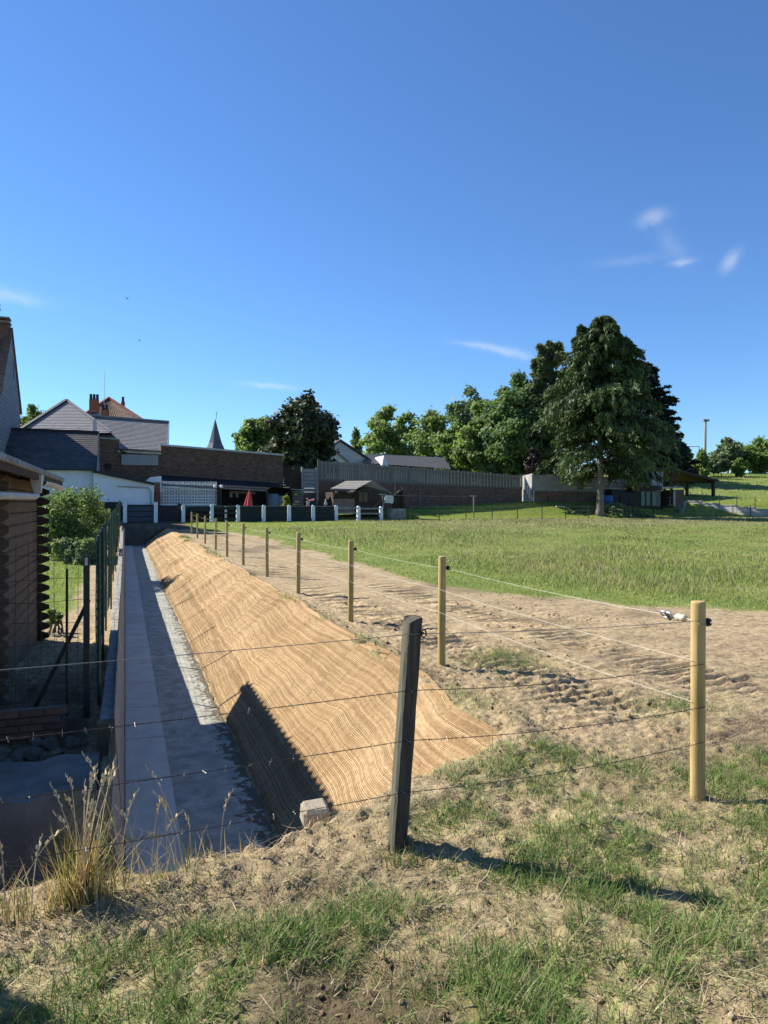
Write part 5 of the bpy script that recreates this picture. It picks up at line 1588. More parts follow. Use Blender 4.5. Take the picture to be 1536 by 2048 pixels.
t = thing('timber_shelter', 'open dark timber shelter with low gable roof at the foot of the hill', 'shelter', (62, 58, 1.5))
uf, ur = 61.2, 65.5
rg = PU(1341, 936.5, uf); el = PU(1262, 942.5, uf); er = PU(1437.5, 962, uf)
rgb, elb, erb = rg + Vector((-.6, 4.6, -.05)), el + Vector((-.6, 4.6, -.05)), er + Vector((-1.6, 4.6, -.25))
M_SHELT = wood_mat('shelter_timber', (.028, .02, .016), (.06, .045, .035))
MB().slab([rg, er, erb, rgb], (0, 0, .13)).build('roof_slope', M_SHELT, t)
MB().slab([rg, el, elb, rgb], (0, 0, .13)).build('roof_slope', M_SHELT, t)
MB().bar(rg + Vector((0, -.05, -.02)), er + Vector((0, -.05, -.02)), .08, .22).build('verge_rafter', M_SHELT, t)
MB().bar(rg + Vector((0, -.05, -.02)), el + Vector((0, -.05, -.02)), .08, .2).build('verge_rafter', M_SHELT, t)
def post(px, u, pyt, name='post', w_=.2):
    a = PU(px, pyt, u); zb = gz(a.x, u) - .4
    MB().box(a.x - w_ / 2, a.x + w_ / 2, u - w_ / 2, u + w_ / 2, zb, a.z).build(name, M_SHELT, t); return a
p1 = post(1343, 61.4, 940); p2 = post(1374, 63.4, 962, w_=.26); p3 = post(1426.5, 61.6, 960, w_=.28); p4 = post(1329, 63.4, 960)
def brace(x0, y0, x1, y1, u, w_=.12): MB().bar(PU(x0, y0, u), PU(x1, y1, u), w_, w_).build('brace', M_SHELT, t)
brace(1336, 941, 1343, 963, 61.45); brace(1360, 946, 1347, 956, 61.4); brace(1359, 964, 1372, 980, 63.4); brace(1342, 962, 1330, 974, 63.4); brace(1422, 963, 1426, 974, 61.6)
MB().bar(PU(1330, 963, 63.4), PU(1430, 965, 62.0), .12, .2).build('beam', M_SHELT, t)

M_LOWC = mottled('bleached_concrete', (.40, .375, .33), (.58, .56, .51), 1.5, .92, .4, 12, .015)
t = thing('low_concrete_wall', 'low pale concrete retaining wall stepping down in front of the hill', 'wall', (57, 55, 1))
A = PD(1371, 1003, 74.0); B = PD(1548, 1019, 68.2)
nseg = 5
for i in range(nseg):
    f0, f1 = i / nseg, (i + 1) / nseg
    a, b = A.lerp(B, f0), A.lerp(B, f1)
    zt = A.z + (B.z - A.z) * (i / (nseg - 1)) - (0.02 if i else 0)
    d = (b - a); d.z = 0; nrm = Vector((d.y, -d.x, 0)).normalized()
    if nrm.y < 0: nrm = -nrm
    g = d.normalized() * .012
    q = [a + g, b - g, b - g + nrm * .35, a + g + nrm * .35]
    for q0, q1 in ((.2, .55), (.55, 1.0)):
        zb_ = .5; za = zb_ + (zt - zb_) * q0 + (.006 if q0 > .3 else -.6); zc = zb_ + (zt - zb_) * q1
        MB().hexa([Vector((p.x, p.y, za)) for p in q], [Vector((p.x, p.y, zc)) for p in q]).build('block', M_LOWC, t)
    q = [a - nrm * .05, b - nrm * .05, b + nrm * .4, a + nrm * .4]
    MB().hexa([Vector((p.x, p.y, zt + .003)) for p in q], [Vector((p.x, p.y, zt + .08)) for p in q]).build('coping', M_LOWC, t)
    if i in (1, 2, 3, 4):
        MB().bar(Vector((a.x, a.y, zt)), Vector((a.x, a.y, zt + 1.15)), .05, .05).build('stake', M_BLKTRIM, t)
# return wall in shade on the left
a = A; b = PU(1362, 1004, 55.0)
MB().bar(Vector((a.x, a.y, 1.55)), Vector((b.x, b.y, 1.5)), .3, 1.3).build('return_wall', M_GREYC, t)

# lamp column on the hill
a = PD(1409, 906, 130); b = PD(1411, 843, 130)
t = thing('floodlight_mast', 'tall slim floodlight mast on the hill behind the shelter', 'mast', (a.x, a.y, a.z - 3))
MB().tube([a - Vector((0, 0, 4)), b], [.30, .20], 8).build('column', mottled('galvanised_column', (.22, .26, .22), (.30, .33, .29), 2, .6, 0), t)
MB().bar(b + Vector((-.55, -.2, .05)), b + Vector((.45, .15, .05)), .2, .14).build('crossarm', M_BLKTRIM, t)
for dx in (-.5, -.1, .4): MB().box(b.x + dx - .2, b.x + dx + .2, b.y - .35, b.y + .1, b.z + .02, b.z + .38).build('floodlight', M_GREYC, t)
a, b = PD(1377, 893, 118), PD(1399, 893, 118)
t = thing('goal_frame', 'thin pale goal frame showing between the shelter trees', 'goal frame', (a.x, a.y, a.z - 4))
MB().bar(a, b, .09, .09).build('crossbar', M_GREYC, t)
MB().bar(Vector((a.x + .1, a.y, a.z - 3)), Vector((a.x + .1, a.y, a.z)), .08, .08).build('post', M_GREYC, t)
MB().bar(Vector((b.x - .1, b.y, b.z - 3)), Vector((b.x - .1, b.y, b.z)), .08, .08).build('post', M_GREYC, t)

# ------------------------------------------------------------------ church spire and the pale houses
c = PD(430.5, 893, 150); top = PD(433, 838, 150)
t = thing('church_spire', 'slender dark slate church spire rising behind the warehouse roof', 'spire', (c.x, c.y, 0))
def oct(r, z, sc=1.0, cc=None):
    cc = cc or c
    return [(cc.x + r * math.cos(2 * math.pi * (q + .5) / 8), cc.y + r * math.sin(2 * math.pi * (q + .5) / 8), z) for q in range(8)]
z0_ = c.z
lev = [oct(2.05, z0_ - .6), oct(1.45, z0_ + .7), oct(1.12, z0_ + 1.8), oct(.04, top.z)]
mb = MB()
for L_ in lev: mb.v += L_
for i in range(3):
    for q in range(8): mb.f.append((i * 8 + q, i * 8 + (q + 1) % 8, (i + 1) * 8 + (q + 1) % 8, (i + 1) * 8 + q))
mb.build('spire', mottled('spire_slate', (.055, .065, .085), (.10, .11, .135), 1.5, .6, .2, 6), t)
MB().box(c.x - 1.75, c.x + 1.75, c.y - 1.75, c.y + 1.75, 0, z0_ - .6).build('tower', M_GREYC, t)
MB().tube([top, top + Vector((0, 0, 1.6))], .045, 5).build('finial', M_BLKTRIM, t)
MB().bar(top + Vector((-.3, 0, 1.1)), top + Vector((.3, 0, 1.1)), .06, .06).build('cross_arm', M_BLKTRIM, t)

t = thing('pale_house', 'pale gabled house half hidden by the dark tree', 'house', (20, 74, 2))
ug = 72
ap = PU(680, 883, ug); gl, gr = PU(640, 912, ug), PU(738, 922, ug)
M_PALE = mottled('pale_grey_render', (.40, .41, .42), (.50, .51, .52), 1, .9, .1, 10)
MB().slab([gl, ap, gr, Vector((gr.x, ug, 1)), Vector((gl.x, ug, 1))], (0, 7, 0)).build('walls', M_PALE, t)
MB().slab([ap + Vector((0, -.3, .05)), gr + Vector((.3, -.3, -.1)), gr + Vector((.3, 7, -.1)), ap + Vector((0, 7, .05))], (0, 0, .18)).build('roof_slope', M_SLATE, t)
MB().slab([ap + Vector((0, -.3, .05)), gl + Vector((-.3, -.3, -.1)), gl + Vector((-.3, 7, -.1)), ap + Vector((0, 7, .05))], (0, 0, .18)).build('roof_slope', M_SLATE, t)
ap2 = PU(664, 899, 70.5)
MB().slab([PU(640, 915, 70.5), ap2, PU(696, 924, 70.5), Vector((PU(696, 924, 70.5).x, 70.5, 1)), Vector((PU(640, 915, 70.5).x, 70.5, 1))], (0, 1.5, 0)).build('porch_wall', M_WHITE, t)
MB().bar(ap2 + Vector((0, -.1, .05)), PU(697, 924, 70.4), .3, .14).build('porch_verge', M_GREYC, t)
t = thing('low_grey_house', 'low house with a long dark grey roof and white gable behind the board fence', 'house', (33, 75, 2))
e0, e1 = PU(724, 926, 70), PU(902, 938, 70); r0_, r1_ = PU(733, 908, 75), PU(888, 915.5, 75)
roof_plane('roof_slope', M_SLATE2 if 'M_SLATE2' in globals() else mottled('mid_grey_tile', (.10, .10, .105), (.15, .15, .155), 3, .75, .3, 10, .02), t, e0, e1, r0_, r1_, 14, .05)
MB().slab([(e0.x, 80, e0.z), (e1.x, 80, e1.z), r1_, r0_], (0, 0, .06)).build('rear_slope', M_GTILE, t)
MB().box(e0.x + .3, e1.x - .3, 70.4, 79.5, 1, min(e0.z, e1.z) - .3).build('walls', M_WHITE, t)
g0, g1, g2 = PU(763.5, 934, 69.2), PU(767.5, 911, 69.4), PU(779, 934, 69.0)
MB().slab([g0, g1, g2], (.2, 3.2, 0)).build('white_gable', M_WHITE, t)

# parasol
a, b = PU(497, 981, 51.2), PU(497, 1008, 51.2)
t = thing('parasol', 'closed red parasol behind the dark fence boards', 'parasol', (b.x, 51.2, .85))
M_RED = mottled('red_fabric', (.55, .05, .06), (.70, .10, .10), 5, .85, .2, 20)
H = a.z - b.z
mb = MB(); n = 16
for i, (r, z) in enumerate([(.30, -.18), (.27, 0), (.23, .2 * H), (.17, .5 * H), (.10, .8 * H), (.03, H)]):
    for q in range(n):
        an = 2 * math.pi * q / n; rr = r * (1 + (.16 if q % 2 else -.12))
        mb.v.append((b.x + rr * math.cos(an) + .06 * z / H, 51.2 + rr * math.sin(an), b.z + z + (.06 if q % 2 and i == 0 else 0)))
for i in range(5):
    for q in range(n): mb.f.append((i * n + q, i * n + (q + 1) % n, (i + 1) * n + (q + 1) % n, (i + 1) * n + q))
mb.build('canopy', M_RED, t)
MB().tube([(b.x, 51.2, .7), (b.x + .06, 51.2, a.z + .08)], .022, 6).build('pole', M_GREYWOOD, t)
# pots and ornaments on the fence line
for (px, py, w_, lab, cat, nm, mm) in ((616, 1006, .14, 'small pale flower pot on the dark fence boards', 'flower pot', 'flower_pot', M_CONC), (651.5, 1008, .13, 'pale bird ornament standing at the end of the dark boards', 'ornament', 'garden_ornament', M_CONC)):
    a = PU(px, py, 50.6)
    t = thing(nm, lab, cat, (a.x, 50.6, .75))
    MB().box(a.x - .12, a.x + .12, 50.5, 50.7, .6, a.z - .15).build('plinth', M_GREYC, t)
    if nm == 'flower_pot':
        MB().lathe((a.x, 50.6, a.z - .148), [(.09, 0), (.13, .2), (.15, .22), (.14, .28)], 10).build('pot', M_CONC, t)
        for q in range(9):
            x, z = random.uniform(-.1, .45), random.uniform(.25, .42)
            MB().lathe((a.x + x, 50.6 + random.uniform(-.1, .1), a.z - .1 + z), [(.02, -.06), (.09, -.02), (.1, .03), (.03, .07)], 7).build('bloom', mottled('pink_bloom', (.30, .12, .12), (.42, .2, .18), 8, .8, 0), t)
    else:
        MB().lathe((a.x, 50.6, a.z - .148), [(.05, 0), (.11, .06), (.13, .18), (.08, .3), (.05, .36), (.07, .42), (.05, .5), (.01, .53)], 10).build('figure', M_CONC, t, smooth=True)
# birds high in the sky
for (px, py, d_, lab) in ((254, 597, 90, 'upper left of two tiny birds flying over the roofs'), (279, 681, 110, 'lower right of two tiny birds flying over the roofs')):
    c = PD(px, py, d_)
    m = MB(); m.lathe(c + Vector((0, 0, -.12)), [(.02, 0), (.06, .06), (.06, .16), (.02, .24)], 6)
    m.slab([c + Vector((0, .08, .05)), c + Vector((0, -.08, .05)), c + Vector((.32, .02, .16))], (0, 0, .02)); m.slab([c + Vector((0, .08, .05)), c + Vector((0, -.08, .05)), c + Vector((-.3, .03, .2))], (0, 0, .02))
    o = m.build('bird', M_BLKTRIM, None, loc=c); tag(o, lab, 'bird', 'tiny birds in the sky')
# ------------------------------------------------------------------ trees and shrubs
def leaf_cards(P, N, size, r, aspect=1.0, long_dir=None, bend=0):
    """P (n,3) centres, N (n,3) facing; quads of leaf spray; long_dir gives the spray's run"""
    n = len(P)
    if long_dir is None:
        long_dir = r.normal(size=(n, 3))
    t = long_dir - N * (long_dir * N).sum(1, keepdims=True)
    t /= np.linalg.norm(t, axis=1, keepdims=True) + 1e-9
    b = np.cross(N, t)
    s = (size * r.uniform(.65, 1.35, n))[:, None]
    a, w = t * s * aspect, b * s
    tipw = r.uniform(.25, .6, (n, 1))
    k_ = r.uniform(-.15, .35, (n, 1))
    vs = np.stack([P - a, P + a * k_ + w, P + a, P + a * k_ - w], 1)
    return vs.reshape(-1, 3), np.arange(n * 4).reshape(n, 4)
def unit(r, n):
    v = r.normal(size=(n, 3)); return v / np.linalg.norm(v, axis=1, keepdims=True)
def limb(mb, a, b, r0, r1, r, n=6, k=4, wob=.06):
    a, b = Vector(a), Vector(b); L = (b - a).length; pts = []
    for i in range(k + 1):
        f = i / k; p = a.lerp(b, f)
        if 0 < i < k: p += Vector((r.uniform(-1, 1), r.uniform(-1, 1), r.uniform(-.3, .6))) * L * wob
        pts.append(p)
    mb.tube(pts, [r0 + (r1 - r0) * i / k for i in range(k + 1)], n)
    return pts
M_BARK = mottled('bark', (.07, .058, .045), (.15, .128, .10), 3, .95, .9, 18, .03, stretch=(3, 3, .6))
M_BARKG = mottled('pale_bark', (.13, .115, .10), (.24, .215, .19), 3, .95, .9, 18, .03, stretch=(3, 3, .6))

def broadleaf(name, label, base, top_z, rx, mat, seed, lobes=16, leaves=9000, size=.22, crown_lo=.25, flat=1.0, ry=None, group=None, cat='tree', trunk_r=.22, shape=.5, loose=.35, limbs=7):
    """trunk with limbs that reach into lobes of the crown; leaves fill the lobes' shells"""
    r = np.random.default_rng(seed); base = Vector(base); H = top_z - base.z
    ry = ry or rx
    t = thing(name, label, cat, base, group)
    leaves = int(leaves * 1.85); size = size * .74
    zc0 = base.z + H * crown_lo
    cs, rs = [], []
    hz_ = (top_z - zc0) / 2
    lobes = int(lobes * 1.9)
    for i in range(lobes):
        lr = (.16 + .17 * r.random()) * min(rx, hz_ * 1.3)
        dv = unit(r, 1)[0]; q = r.uniform(.25, 1) ** .45
        zz = dv[2] * q
        wid = (1 - max(0, zz) ** 2 * .25) * (1 - .35 * max(0, -zz) ** 2)
        bulge = 1 + .16 * math.sin(i * 1.9 + seed) * r.random()
        ex = max(.1, 1 - lr / rx)
        cs.append((base.x + dv[0] * q * rx * ex * wid * bulge, base.y + dv[1] * q * ry * ex * wid, zc0 + hz_ + zz * (hz_ - lr * .8))); rs.append(lr)
    cs.append((base.x + r.uniform(-.15, .15) * rx, base.y, top_z - .22 * rx)); rs.append(.22 * rx)
    cs, rs = np.array(cs), np.array(rs)
    w = rs ** 2; per = r.choice(len(rs), leaves, p=w / w.sum())
    d = unit(r, leaves)
    rad_ = r.beta(3.2, 1.0, leaves) * (1 + loose * .35 * r.normal(size=leaves))
    # each lobe is itself uneven
    bump = 1 + .22 * np.sin(d[:, 0] * 5 + per) + .2 * np.sin(d[:, 1] * 6 + per * 2) + .2 * np.sin(d[:, 2] * 5 + per * 3)
    P = cs[per] + d * (rs[per] * rad_ * bump)[:, None] * np.array([1, 1, .82 * flat])
    keep = P[:, 2] > base.z + .15
    P, d, per = P[keep], d[keep], per[keep]
    N = d * .75 + unit(r, len(P)) * .75 + np.array([0, 0, .35]); N /= np.linalg.norm(N, axis=1, keepdims=True)
    vs, fs = leaf_cards(P, N, size, r, 1.25)
    tint = np.clip(.5 + .22 * r.normal(size=len(P)) + .18 * np.sin(per * 2.7), 0, 1)
    me = np_mesh('crown', vs - np.array(base), fs, mat, {'tint': np.repeat(tint, 4)[:, None].repeat(3, 1)})
    crown = link('crown', me, t)
    mb = MB()
    fork = base + Vector((0, 0, H * crown_lo * 1.25 + .3))
    limb(mb, base - Vector((0, 0, .3)), fork, trunk_r, trunk_r * .7, r, 8, 4, .02)
    limb(mb, fork, (base.x, base.y, top_z - rx * .5), trunk_r * .7, .03, r, 6, 5, .04)
    order = np.argsort(-rs)[:limbs]
    for i in order:
        st = fork.lerp(Vector((base.x, base.y, top_z)), r.uniform(0, .35))
        limb(mb, st, cs[i], trunk_r * .38, .02, r, 5, 4, .05)
    mb.build('trunk', M_BARK, t, smooth=True)
    return t
M_LDARK = leaf_mat('dark_maple_leaf', (.032, .046, .022), (.068, .092, .038), .2)
M_LMID = leaf_mat('mid_green_leaf', (.10, .17, .035), (.20, .27, .075), .45)
M_LLIGHT = leaf_mat('light_green_leaf', (.125, .20, .055), (.225, .285, .10), .46)
M_LBLUE = leaf_mat('bluish_leaf', (.10, .15, .07), (.17, .22, .11), .36)
M_LHOLLY = leaf_mat('chestnut_leaf', (.075, .14, .045), (.15, .225, .085), .36)
M_LBROWN = leaf_mat('brownish_cypress', (.075, .11, .042), (.155, .19, .085), .25)
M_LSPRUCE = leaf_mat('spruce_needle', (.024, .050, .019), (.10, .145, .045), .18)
M_LYEW = leaf_mat('yew_needle', (.012, .022, .014), (.026, .040, .022), .08)
M_LBUSH = leaf_mat('lilac_leaf', (.085, .14, .035), (.18, .235, .09), .38)
M_LYEL = leaf_mat('yellow_shrub_leaf', (.16, .19, .03), (.26, .28, .07), .36)
M_LPALE = leaf_mat('pale_weed_leaf', (.14, .19, .08), (.24, .30, .16), .35)

def tree_px(px, top, basepx_z, hw, d, **kw):
    """crown centre line, top row and half width in the photograph, at distance d"""
    c = PD(px, top, d)
    return (c.x, c.y, basepx_z), c.z, hw * 1.2 * d / FPX
def T(name, label, px, top, d, hw, mat, seed, z0=1.5, **kw):
    b, tz, rx = tree_px(px, top, z0, hw, d)
    return broadleaf(name, label, b, tz, rx, mat, seed, **kw)

T('maple_tree', 'big dark-leaved tree standing right behind the brick warehouse end', 604, 781, 66, 71, M_LDARK, 3, 1.2, lobes=34, leaves=15000, size=.20, crown_lo=.16, shape=.8, trunk_r=.3, loose=.25)
T('ash_tree', 'lighter green tree to the left of the dark-leaved tree', 522, 829, 76, 52, M_LMID, 4, 1.2, lobes=20, leaves=7000, size=.22, crown_lo=.2, trunk_r=.25)
T('ash_tree', 'small treetop showing left of the grey gabled roof', 68, 808, 105, 36, M_LMID, 14, 2, lobes=22, leaves=6000, size=.24, crown_lo=.5, cat='tree')
GB = 'trees behind the board fence'
T('birch_tree', 'loose light green tree right above the low grey house', 772, 806, 98, 50, M_LLIGHT, 5, 2, lobes=20, leaves=7000, size=.24, crown_lo=.05, group=GB, trunk_r=.22, loose=.7, limbs=12)
T('birch_tree', 'rounded light green tree at the right end of the low grey house', 862, 817, 94, 55, M_LLIGHT, 6, 2, lobes=24, leaves=9500, size=.22, crown_lo=.03, group=GB, trunk_r=.22, loose=.5, limbs=10)
T('oak_tree', 'taller bluish green tree rising behind the light green trees', 934, 769, 115, 54, M_LBLUE, 7, 2, lobes=22, leaves=8000, size=.28, crown_lo=.1, group=GB, trunk_r=.35, loose=.5)
T('hornbeam_tree', 'bright light green tree leaning on the left of the dark chestnut', 965, 800, 82, 52, M_LLIGHT, 8, 2, lobes=26, leaves=12000, size=.20, crown_lo=.02, group=GB, trunk_r=.25, shape=.7)
T('chestnut_tree', 'broad dense dark green chestnut left of the big spruce', 1040, 742, 78, 70, M_LHOLLY, 9, 2, lobes=44, leaves=22000, size=.20, crown_lo=.0, group=GB, trunk_r=.4, shape=.8, loose=.15)
T('birch_tree', 'middle light green tree filling the gap between birch and rounded tree', 816, 822, 102, 44, M_LLIGHT, 61, 2, lobes=18, leaves=7000, size=.22, crown_lo=.02, group=GB, trunk_r=.2, loose=.5)
T('hornbeam_tree', 'mid green tree low behind the right end of the grey roof', 912, 842, 88, 42, M_LMID, 62, 2, lobes=18, leaves=7000, size=.2, crown_lo=.02, group=GB, trunk_r=.2)
T('chestnut_tree', 'narrower dark green chestnut between hornbeam and the broad chestnut', 1000, 772, 80, 45, M_LHOLLY, 63, 2, lobes=26, leaves=11000, size=.2, crown_lo=.0, group=GB, trunk_r=.3, loose=.2)
T('plum_tree', 'dull purple-brown small tree at the foot of the cypress', 1066, 895, 72, 22, leaf_mat('plum_leaf', (.035, .022, .024), (.06, .036, .036), .15), 10, 2, lobes=10, leaves=2500, size=.15, crown_lo=.05)
T('laurel_tree', 'rough dark green tree sticking out right of the spruce', 1335, 852, 103, 30, M_LHOLLY, 12, 3, lobes=14, leaves=4500, size=.22, crown_lo=.1)
T('goat_willow', 'grey-green willow on the hill crest right of the mast', 1456, 874, 122, 30, M_LBLUE, 13, 6.2, lobes=16, leaves=5500, size=.26, crown_lo=.1, loose=.6, limbs=10)
T('maple_tree', 'bright green round tree at the right edge of the hill', 1522, 872, 124, 50, M_LMID, 15, 6.4, lobes=26, leaves=8500, size=.26, crown_lo=.02, shape=.75)
GS = 'bushes along the hill crest behind the shelter'
for i, (px, top, hw, lab, mt) in enumerate(((1372, 893, 17, 'upright green bush just right of the dark yew', M_LMID), (1394, 915, 18, 'low green bush between the yew and the pointed young tree', M_LMID), (1427, 917, 18, 'low bush at the right of the pointed young tree', M_LBLUE), (1443, 908, 16, 'brownish low bush beneath the grey-green willow', M_LBROWN), (1480, 915, 16, 'low green bush between the willow and bright maple', M_LMID))):
    T('hill_bush', lab, px, top, 112, hw, mt, 30 + i, 6.2, lobes=10, leaves=2200, size=.22, crown_lo=.0, group=GS, cat='bush', trunk_r=.08)

def conifer(name, label, base, top_z, rx, mat, seed, n_br=220, per=60, droop=.35, size=.20, lo=.08, power=.8, cat='conifer', trunk_r=.3, tops=((0, 0, 1.0),), group=None, hang=.5, bark=None, clump=1.0, group_n=3, len_rng=(.66, 1.1)):
    """whorls of boughs down the stem, each bough a plume of hanging sprays"""
    r = np.random.default_rng(seed); base = Vector(base); H = top_z - base.z
    t = thing(name, label, cat, base, group)
    Ps, Ns, Ls, Ts = [], [], [], []
    mb = MB(); mb.tube([base - Vector((0, 0, .3)), base + Vector((0, 0, .35)), base + Vector((.04, 0, H * .12)), base + Vector((0, 0, H * .6)), base + Vector((0, 0, H * .95))], [trunk_r * 1.35, trunk_r * 1.02, trunk_r * .92, trunk_r * .45, .03], 12)
    boughs = MB()
    for (dx, dy, hf) in tops:
        nb_ = int(n_br * (1 if hf == 1.0 else .35)); ncl = max(8, nb_ // group_n)
        clz, cla, cll = r.uniform(0, 1, ncl) ** .85, r.uniform(0, 6.283, ncl), r.uniform(*len_rng, ncl)
        for i in range(nb_):
            kc = i % ncl
            f = float(np.clip(clz[kc] + r.normal() * .018, 0, 1))
            z0 = lo + (1 - lo) * f
            if hf != 1.0 and z0 < .45: continue
            z = base.z + H * hf * z0
            env = rx * min(1.0, (1.03 - f) ** power * 1.25) * (1 - .5 * max(0, .10 - f) / .10)
            if hf != 1.0: env *= .42
            a = cla[kc] + r.normal() * .17
            Lb = env * cll[kc] * r.uniform(.82, 1.08)
            st = Vector((base.x + dx, base.y + dy, z))
            out = Vector((math.cos(a), math.sin(a), 0))
            up0 = .25 + .5 * f
            m_ = per
            s = r.beta(1.7, 1.0, m_)
            bx = s * Lb
            bz = up0 * bx * .55 - droop * bx ** 2 / max(env, .5) + .12 * (s > .8) * Lb * .3
            side = np.array([-math.sin(a), math.cos(a), 0])
            spread = (r.uniform(-1, 1, m_)) * Lb * .22 * (1.15 - s) * clump + r.normal(size=m_) * .06
            hang_ = -np.abs(r.normal(size=m_)) * hang * (.4 + .6 * (1 - f)) * (.3 + s)
            P = np.array(st)[None] + np.outer(bx, np.array(out)) + np.outer(spread, side)
            P[:, 2] += bz + hang_ * .55
            L_ = np.outer(np.full(m_, .55), np.array(out)) + np.outer(np.sign(spread) * .35, side); L_[:, 2] -= hang * 1.0 + r.uniform(-.4, .5, m_)
            N = unit(r, m_) * .8 + np.array(out) * .5 + np.array([0, 0, .45])
            N /= np.linalg.norm(N, axis=1, keepdims=True)
            Ps.append(P); Ns.append(N); Ls.append(L_)
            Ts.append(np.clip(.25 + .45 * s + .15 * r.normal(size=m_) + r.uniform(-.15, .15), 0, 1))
            if i % 3 == 0:
                boughs.tube([st, st + out * Lb * .5 + Vector((0, 0, up0 * Lb * .2)), st + out * Lb * .95 + Vector((0, 0, up0 * .5 * Lb - droop * Lb * Lb / max(env, .5)))], [.05, .03, .012], 4)
        # the leader: a short upright plume
        m_ = 110; f = r.random(m_)
        zt_ = base.z + H * hf
        P = np.stack([base.x + dx + r.normal(size=m_) * .03 + r.normal(size=m_) * .34 * (1 - f) * min(1, rx / 4), base.y + dy + r.normal(size=m_) * .34 * (1 - f) * min(1, rx / 4), zt_ - 1.5 + f * 1.75], -1)
        Ps.append(P); N = unit(r, m_); Ns.append(N); L_ = unit(r, m_) * .6; L_[:, 2] += .9; Ls.append(L_); Ts.append(np.clip(.5 + .2 * r.normal(size=m_), 0, 1))
    P, N, L_, tt_ = map(np.concatenate, (Ps, Ns, Ls, Ts))
    vs, fs = leaf_cards(P, N, size, r, 3.3, L_)
    me = np_mesh('crown', vs - np.array(base), fs, mat, {'tint': np.repeat(tt_, 4)[:, None].repeat(3, 1)})
    link('crown', me, t)
    mb.build('trunk', bark or M_BARK, t, smooth=True)
    boughs.build('boughs', M_BARK, t, kind='stuff')
    return t
b = PU(1200, 1028, 52.3)
M_SPBARK = mottled('spruce_bark', (.115, .10, .085), (.23, .205, .175), 2.5, .95, 1.0, 9, .05, stretch=(3, 3, 1))
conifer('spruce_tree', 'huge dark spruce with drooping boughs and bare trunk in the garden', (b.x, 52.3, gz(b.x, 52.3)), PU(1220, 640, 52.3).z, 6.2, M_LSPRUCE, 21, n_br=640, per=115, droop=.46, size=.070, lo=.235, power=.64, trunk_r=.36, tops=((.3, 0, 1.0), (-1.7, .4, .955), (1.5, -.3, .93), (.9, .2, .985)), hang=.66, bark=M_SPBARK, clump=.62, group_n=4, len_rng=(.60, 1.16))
c = PD(1092, 692, 76)
conifer('cypress_tree', 'brownish twin-topped cypress between the chestnut and spruce', (c.x, c.y, 2), c.z, 2.9, M_LBROWN, 22, n_br=300, per=95, droop=.05, size=.11, lo=.03, power=.33, trunk_r=.3, tops=((-.8, 0, .985), (.9, 0, 1.0)), hang=.12)
c = PD(1322, 848, 99)
conifer('yew_tree', 'very dark dense yew in shade at the right foot of the spruce', (c.x, c.y, 3), c.z, 4.5, M_LYEW, 23, n_br=260, per=90, droop=.1, size=.115, lo=.01, power=.45, trunk_r=.3, hang=.2)
c = PD(1288, 728, 96)
conifer('dark_conifer', 'dark conifer filling in behind the right side of the spruce', (c.x, c.y, 3), c.z, 5.2, M_LYEW, 26, n_br=280, per=90, droop=.15, size=.115, lo=.05, power=.5, trunk_r=.3, hang=.3)
c = PD(712, 864, 118)
conifer('young_conifer', 'thin far conifer between the pale house and light green trees', (c.x, c.y, 2), c.z, 2.0, M_LBLUE, 24, n_br=90, per=30, droop=.2, size=.24, lo=.05, power=.8, trunk_r=.15, hang=.2)
c = PD(1404, 905, 108)
conifer('young_conifer', 'small pointed yellow-green young tree in front of the mast', (c.x, c.y, 6), c.z, 1.25, M_LLIGHT, 25, n_br=80, per=26, droop=.1, size=.18, lo=.02, power=.7, trunk_r=.08, hang=.1)

# shrubs near at hand
def shrub(name, label, c, rx, ry, h, mat, seed, leaves, size, lobes=14, stems=9, group=None, cat='shrub'):
    r = np.random.default_rng(seed); c = Vector(c)
    t = thing(name, label, cat, c, group)
    cs, rs = [], []
    for i in range(lobes):
        a = r.uniform(0, 6.28); q = math.sqrt(r.random()) * .75; z = r.uniform(.12, .85)
        lr = r.uniform(.24, .42) * min(rx, ry, h * .6)
        cs.append((c.x + math.cos(a) * rx * q, c.y + math.sin(a) * ry * q, c.z + z * h * (1 - .25 * q))); rs.append(lr)
    cs, rs = np.array(cs), np.array(rs)
    per = r.choice(lobes, leaves, p=rs ** 2 / (rs ** 2).sum())
    d = unit(r, leaves)
    P = cs[per] + d * (rs[per] * r.beta(2.6, 1, leaves) * (1 + .25 * r.normal(size=leaves)))[:, None]
    P = P[P[:, 2] > c.z + .03]; n = len(P)
    N = unit(r, n) + np.array([0, 0, .6]); N /= np.linalg.norm(N, axis=1, keepdims=True)
    vs, fs = leaf_cards(P, N, size, r, 1.5)
    tint = np.clip(.5 + .28 * r.normal(size=n), 0, 1)
    link('foliage', np_mesh('foliage', vs - np.array(c), fs, mat, {'tint': np.repeat(tint, 4)[:, None].repeat(3, 1)}), t)
    mb = MB()
    for i in range(stems):
        j = r.integers(lobes)
        limb(mb, c + Vector((r.uniform(-.2, .2), r.uniform(-.2, .2), -.1)), cs[j], .022, .006, r, 5, 4, .07)
    mb.build('stems', M_BARK, t)
    return t
b = PU(155, 1085, 29.0); z = gz(b.x, b.y)
shrub('lilac_bush', 'large leafy lilac bush behind the log shed by the mesh fence', (b.x - .1, b.y, z), 1.55, 1.5, PU(160, 948, 29.0).z - z, M_LBUSH, 40, 19000, .038, lobes=30, stems=14)
b = PU(145, 1100, 26.6)
shrub('weed_clump', 'paler silvery clump of weeds at the foot of the lilac bush', (b.x, b.y, gz(b.x, b.y)), 1.35, .7, 1.0, M_LPALE, 41, 7000, .036, lobes=14)
b = PU(86, 1240, 13.2)
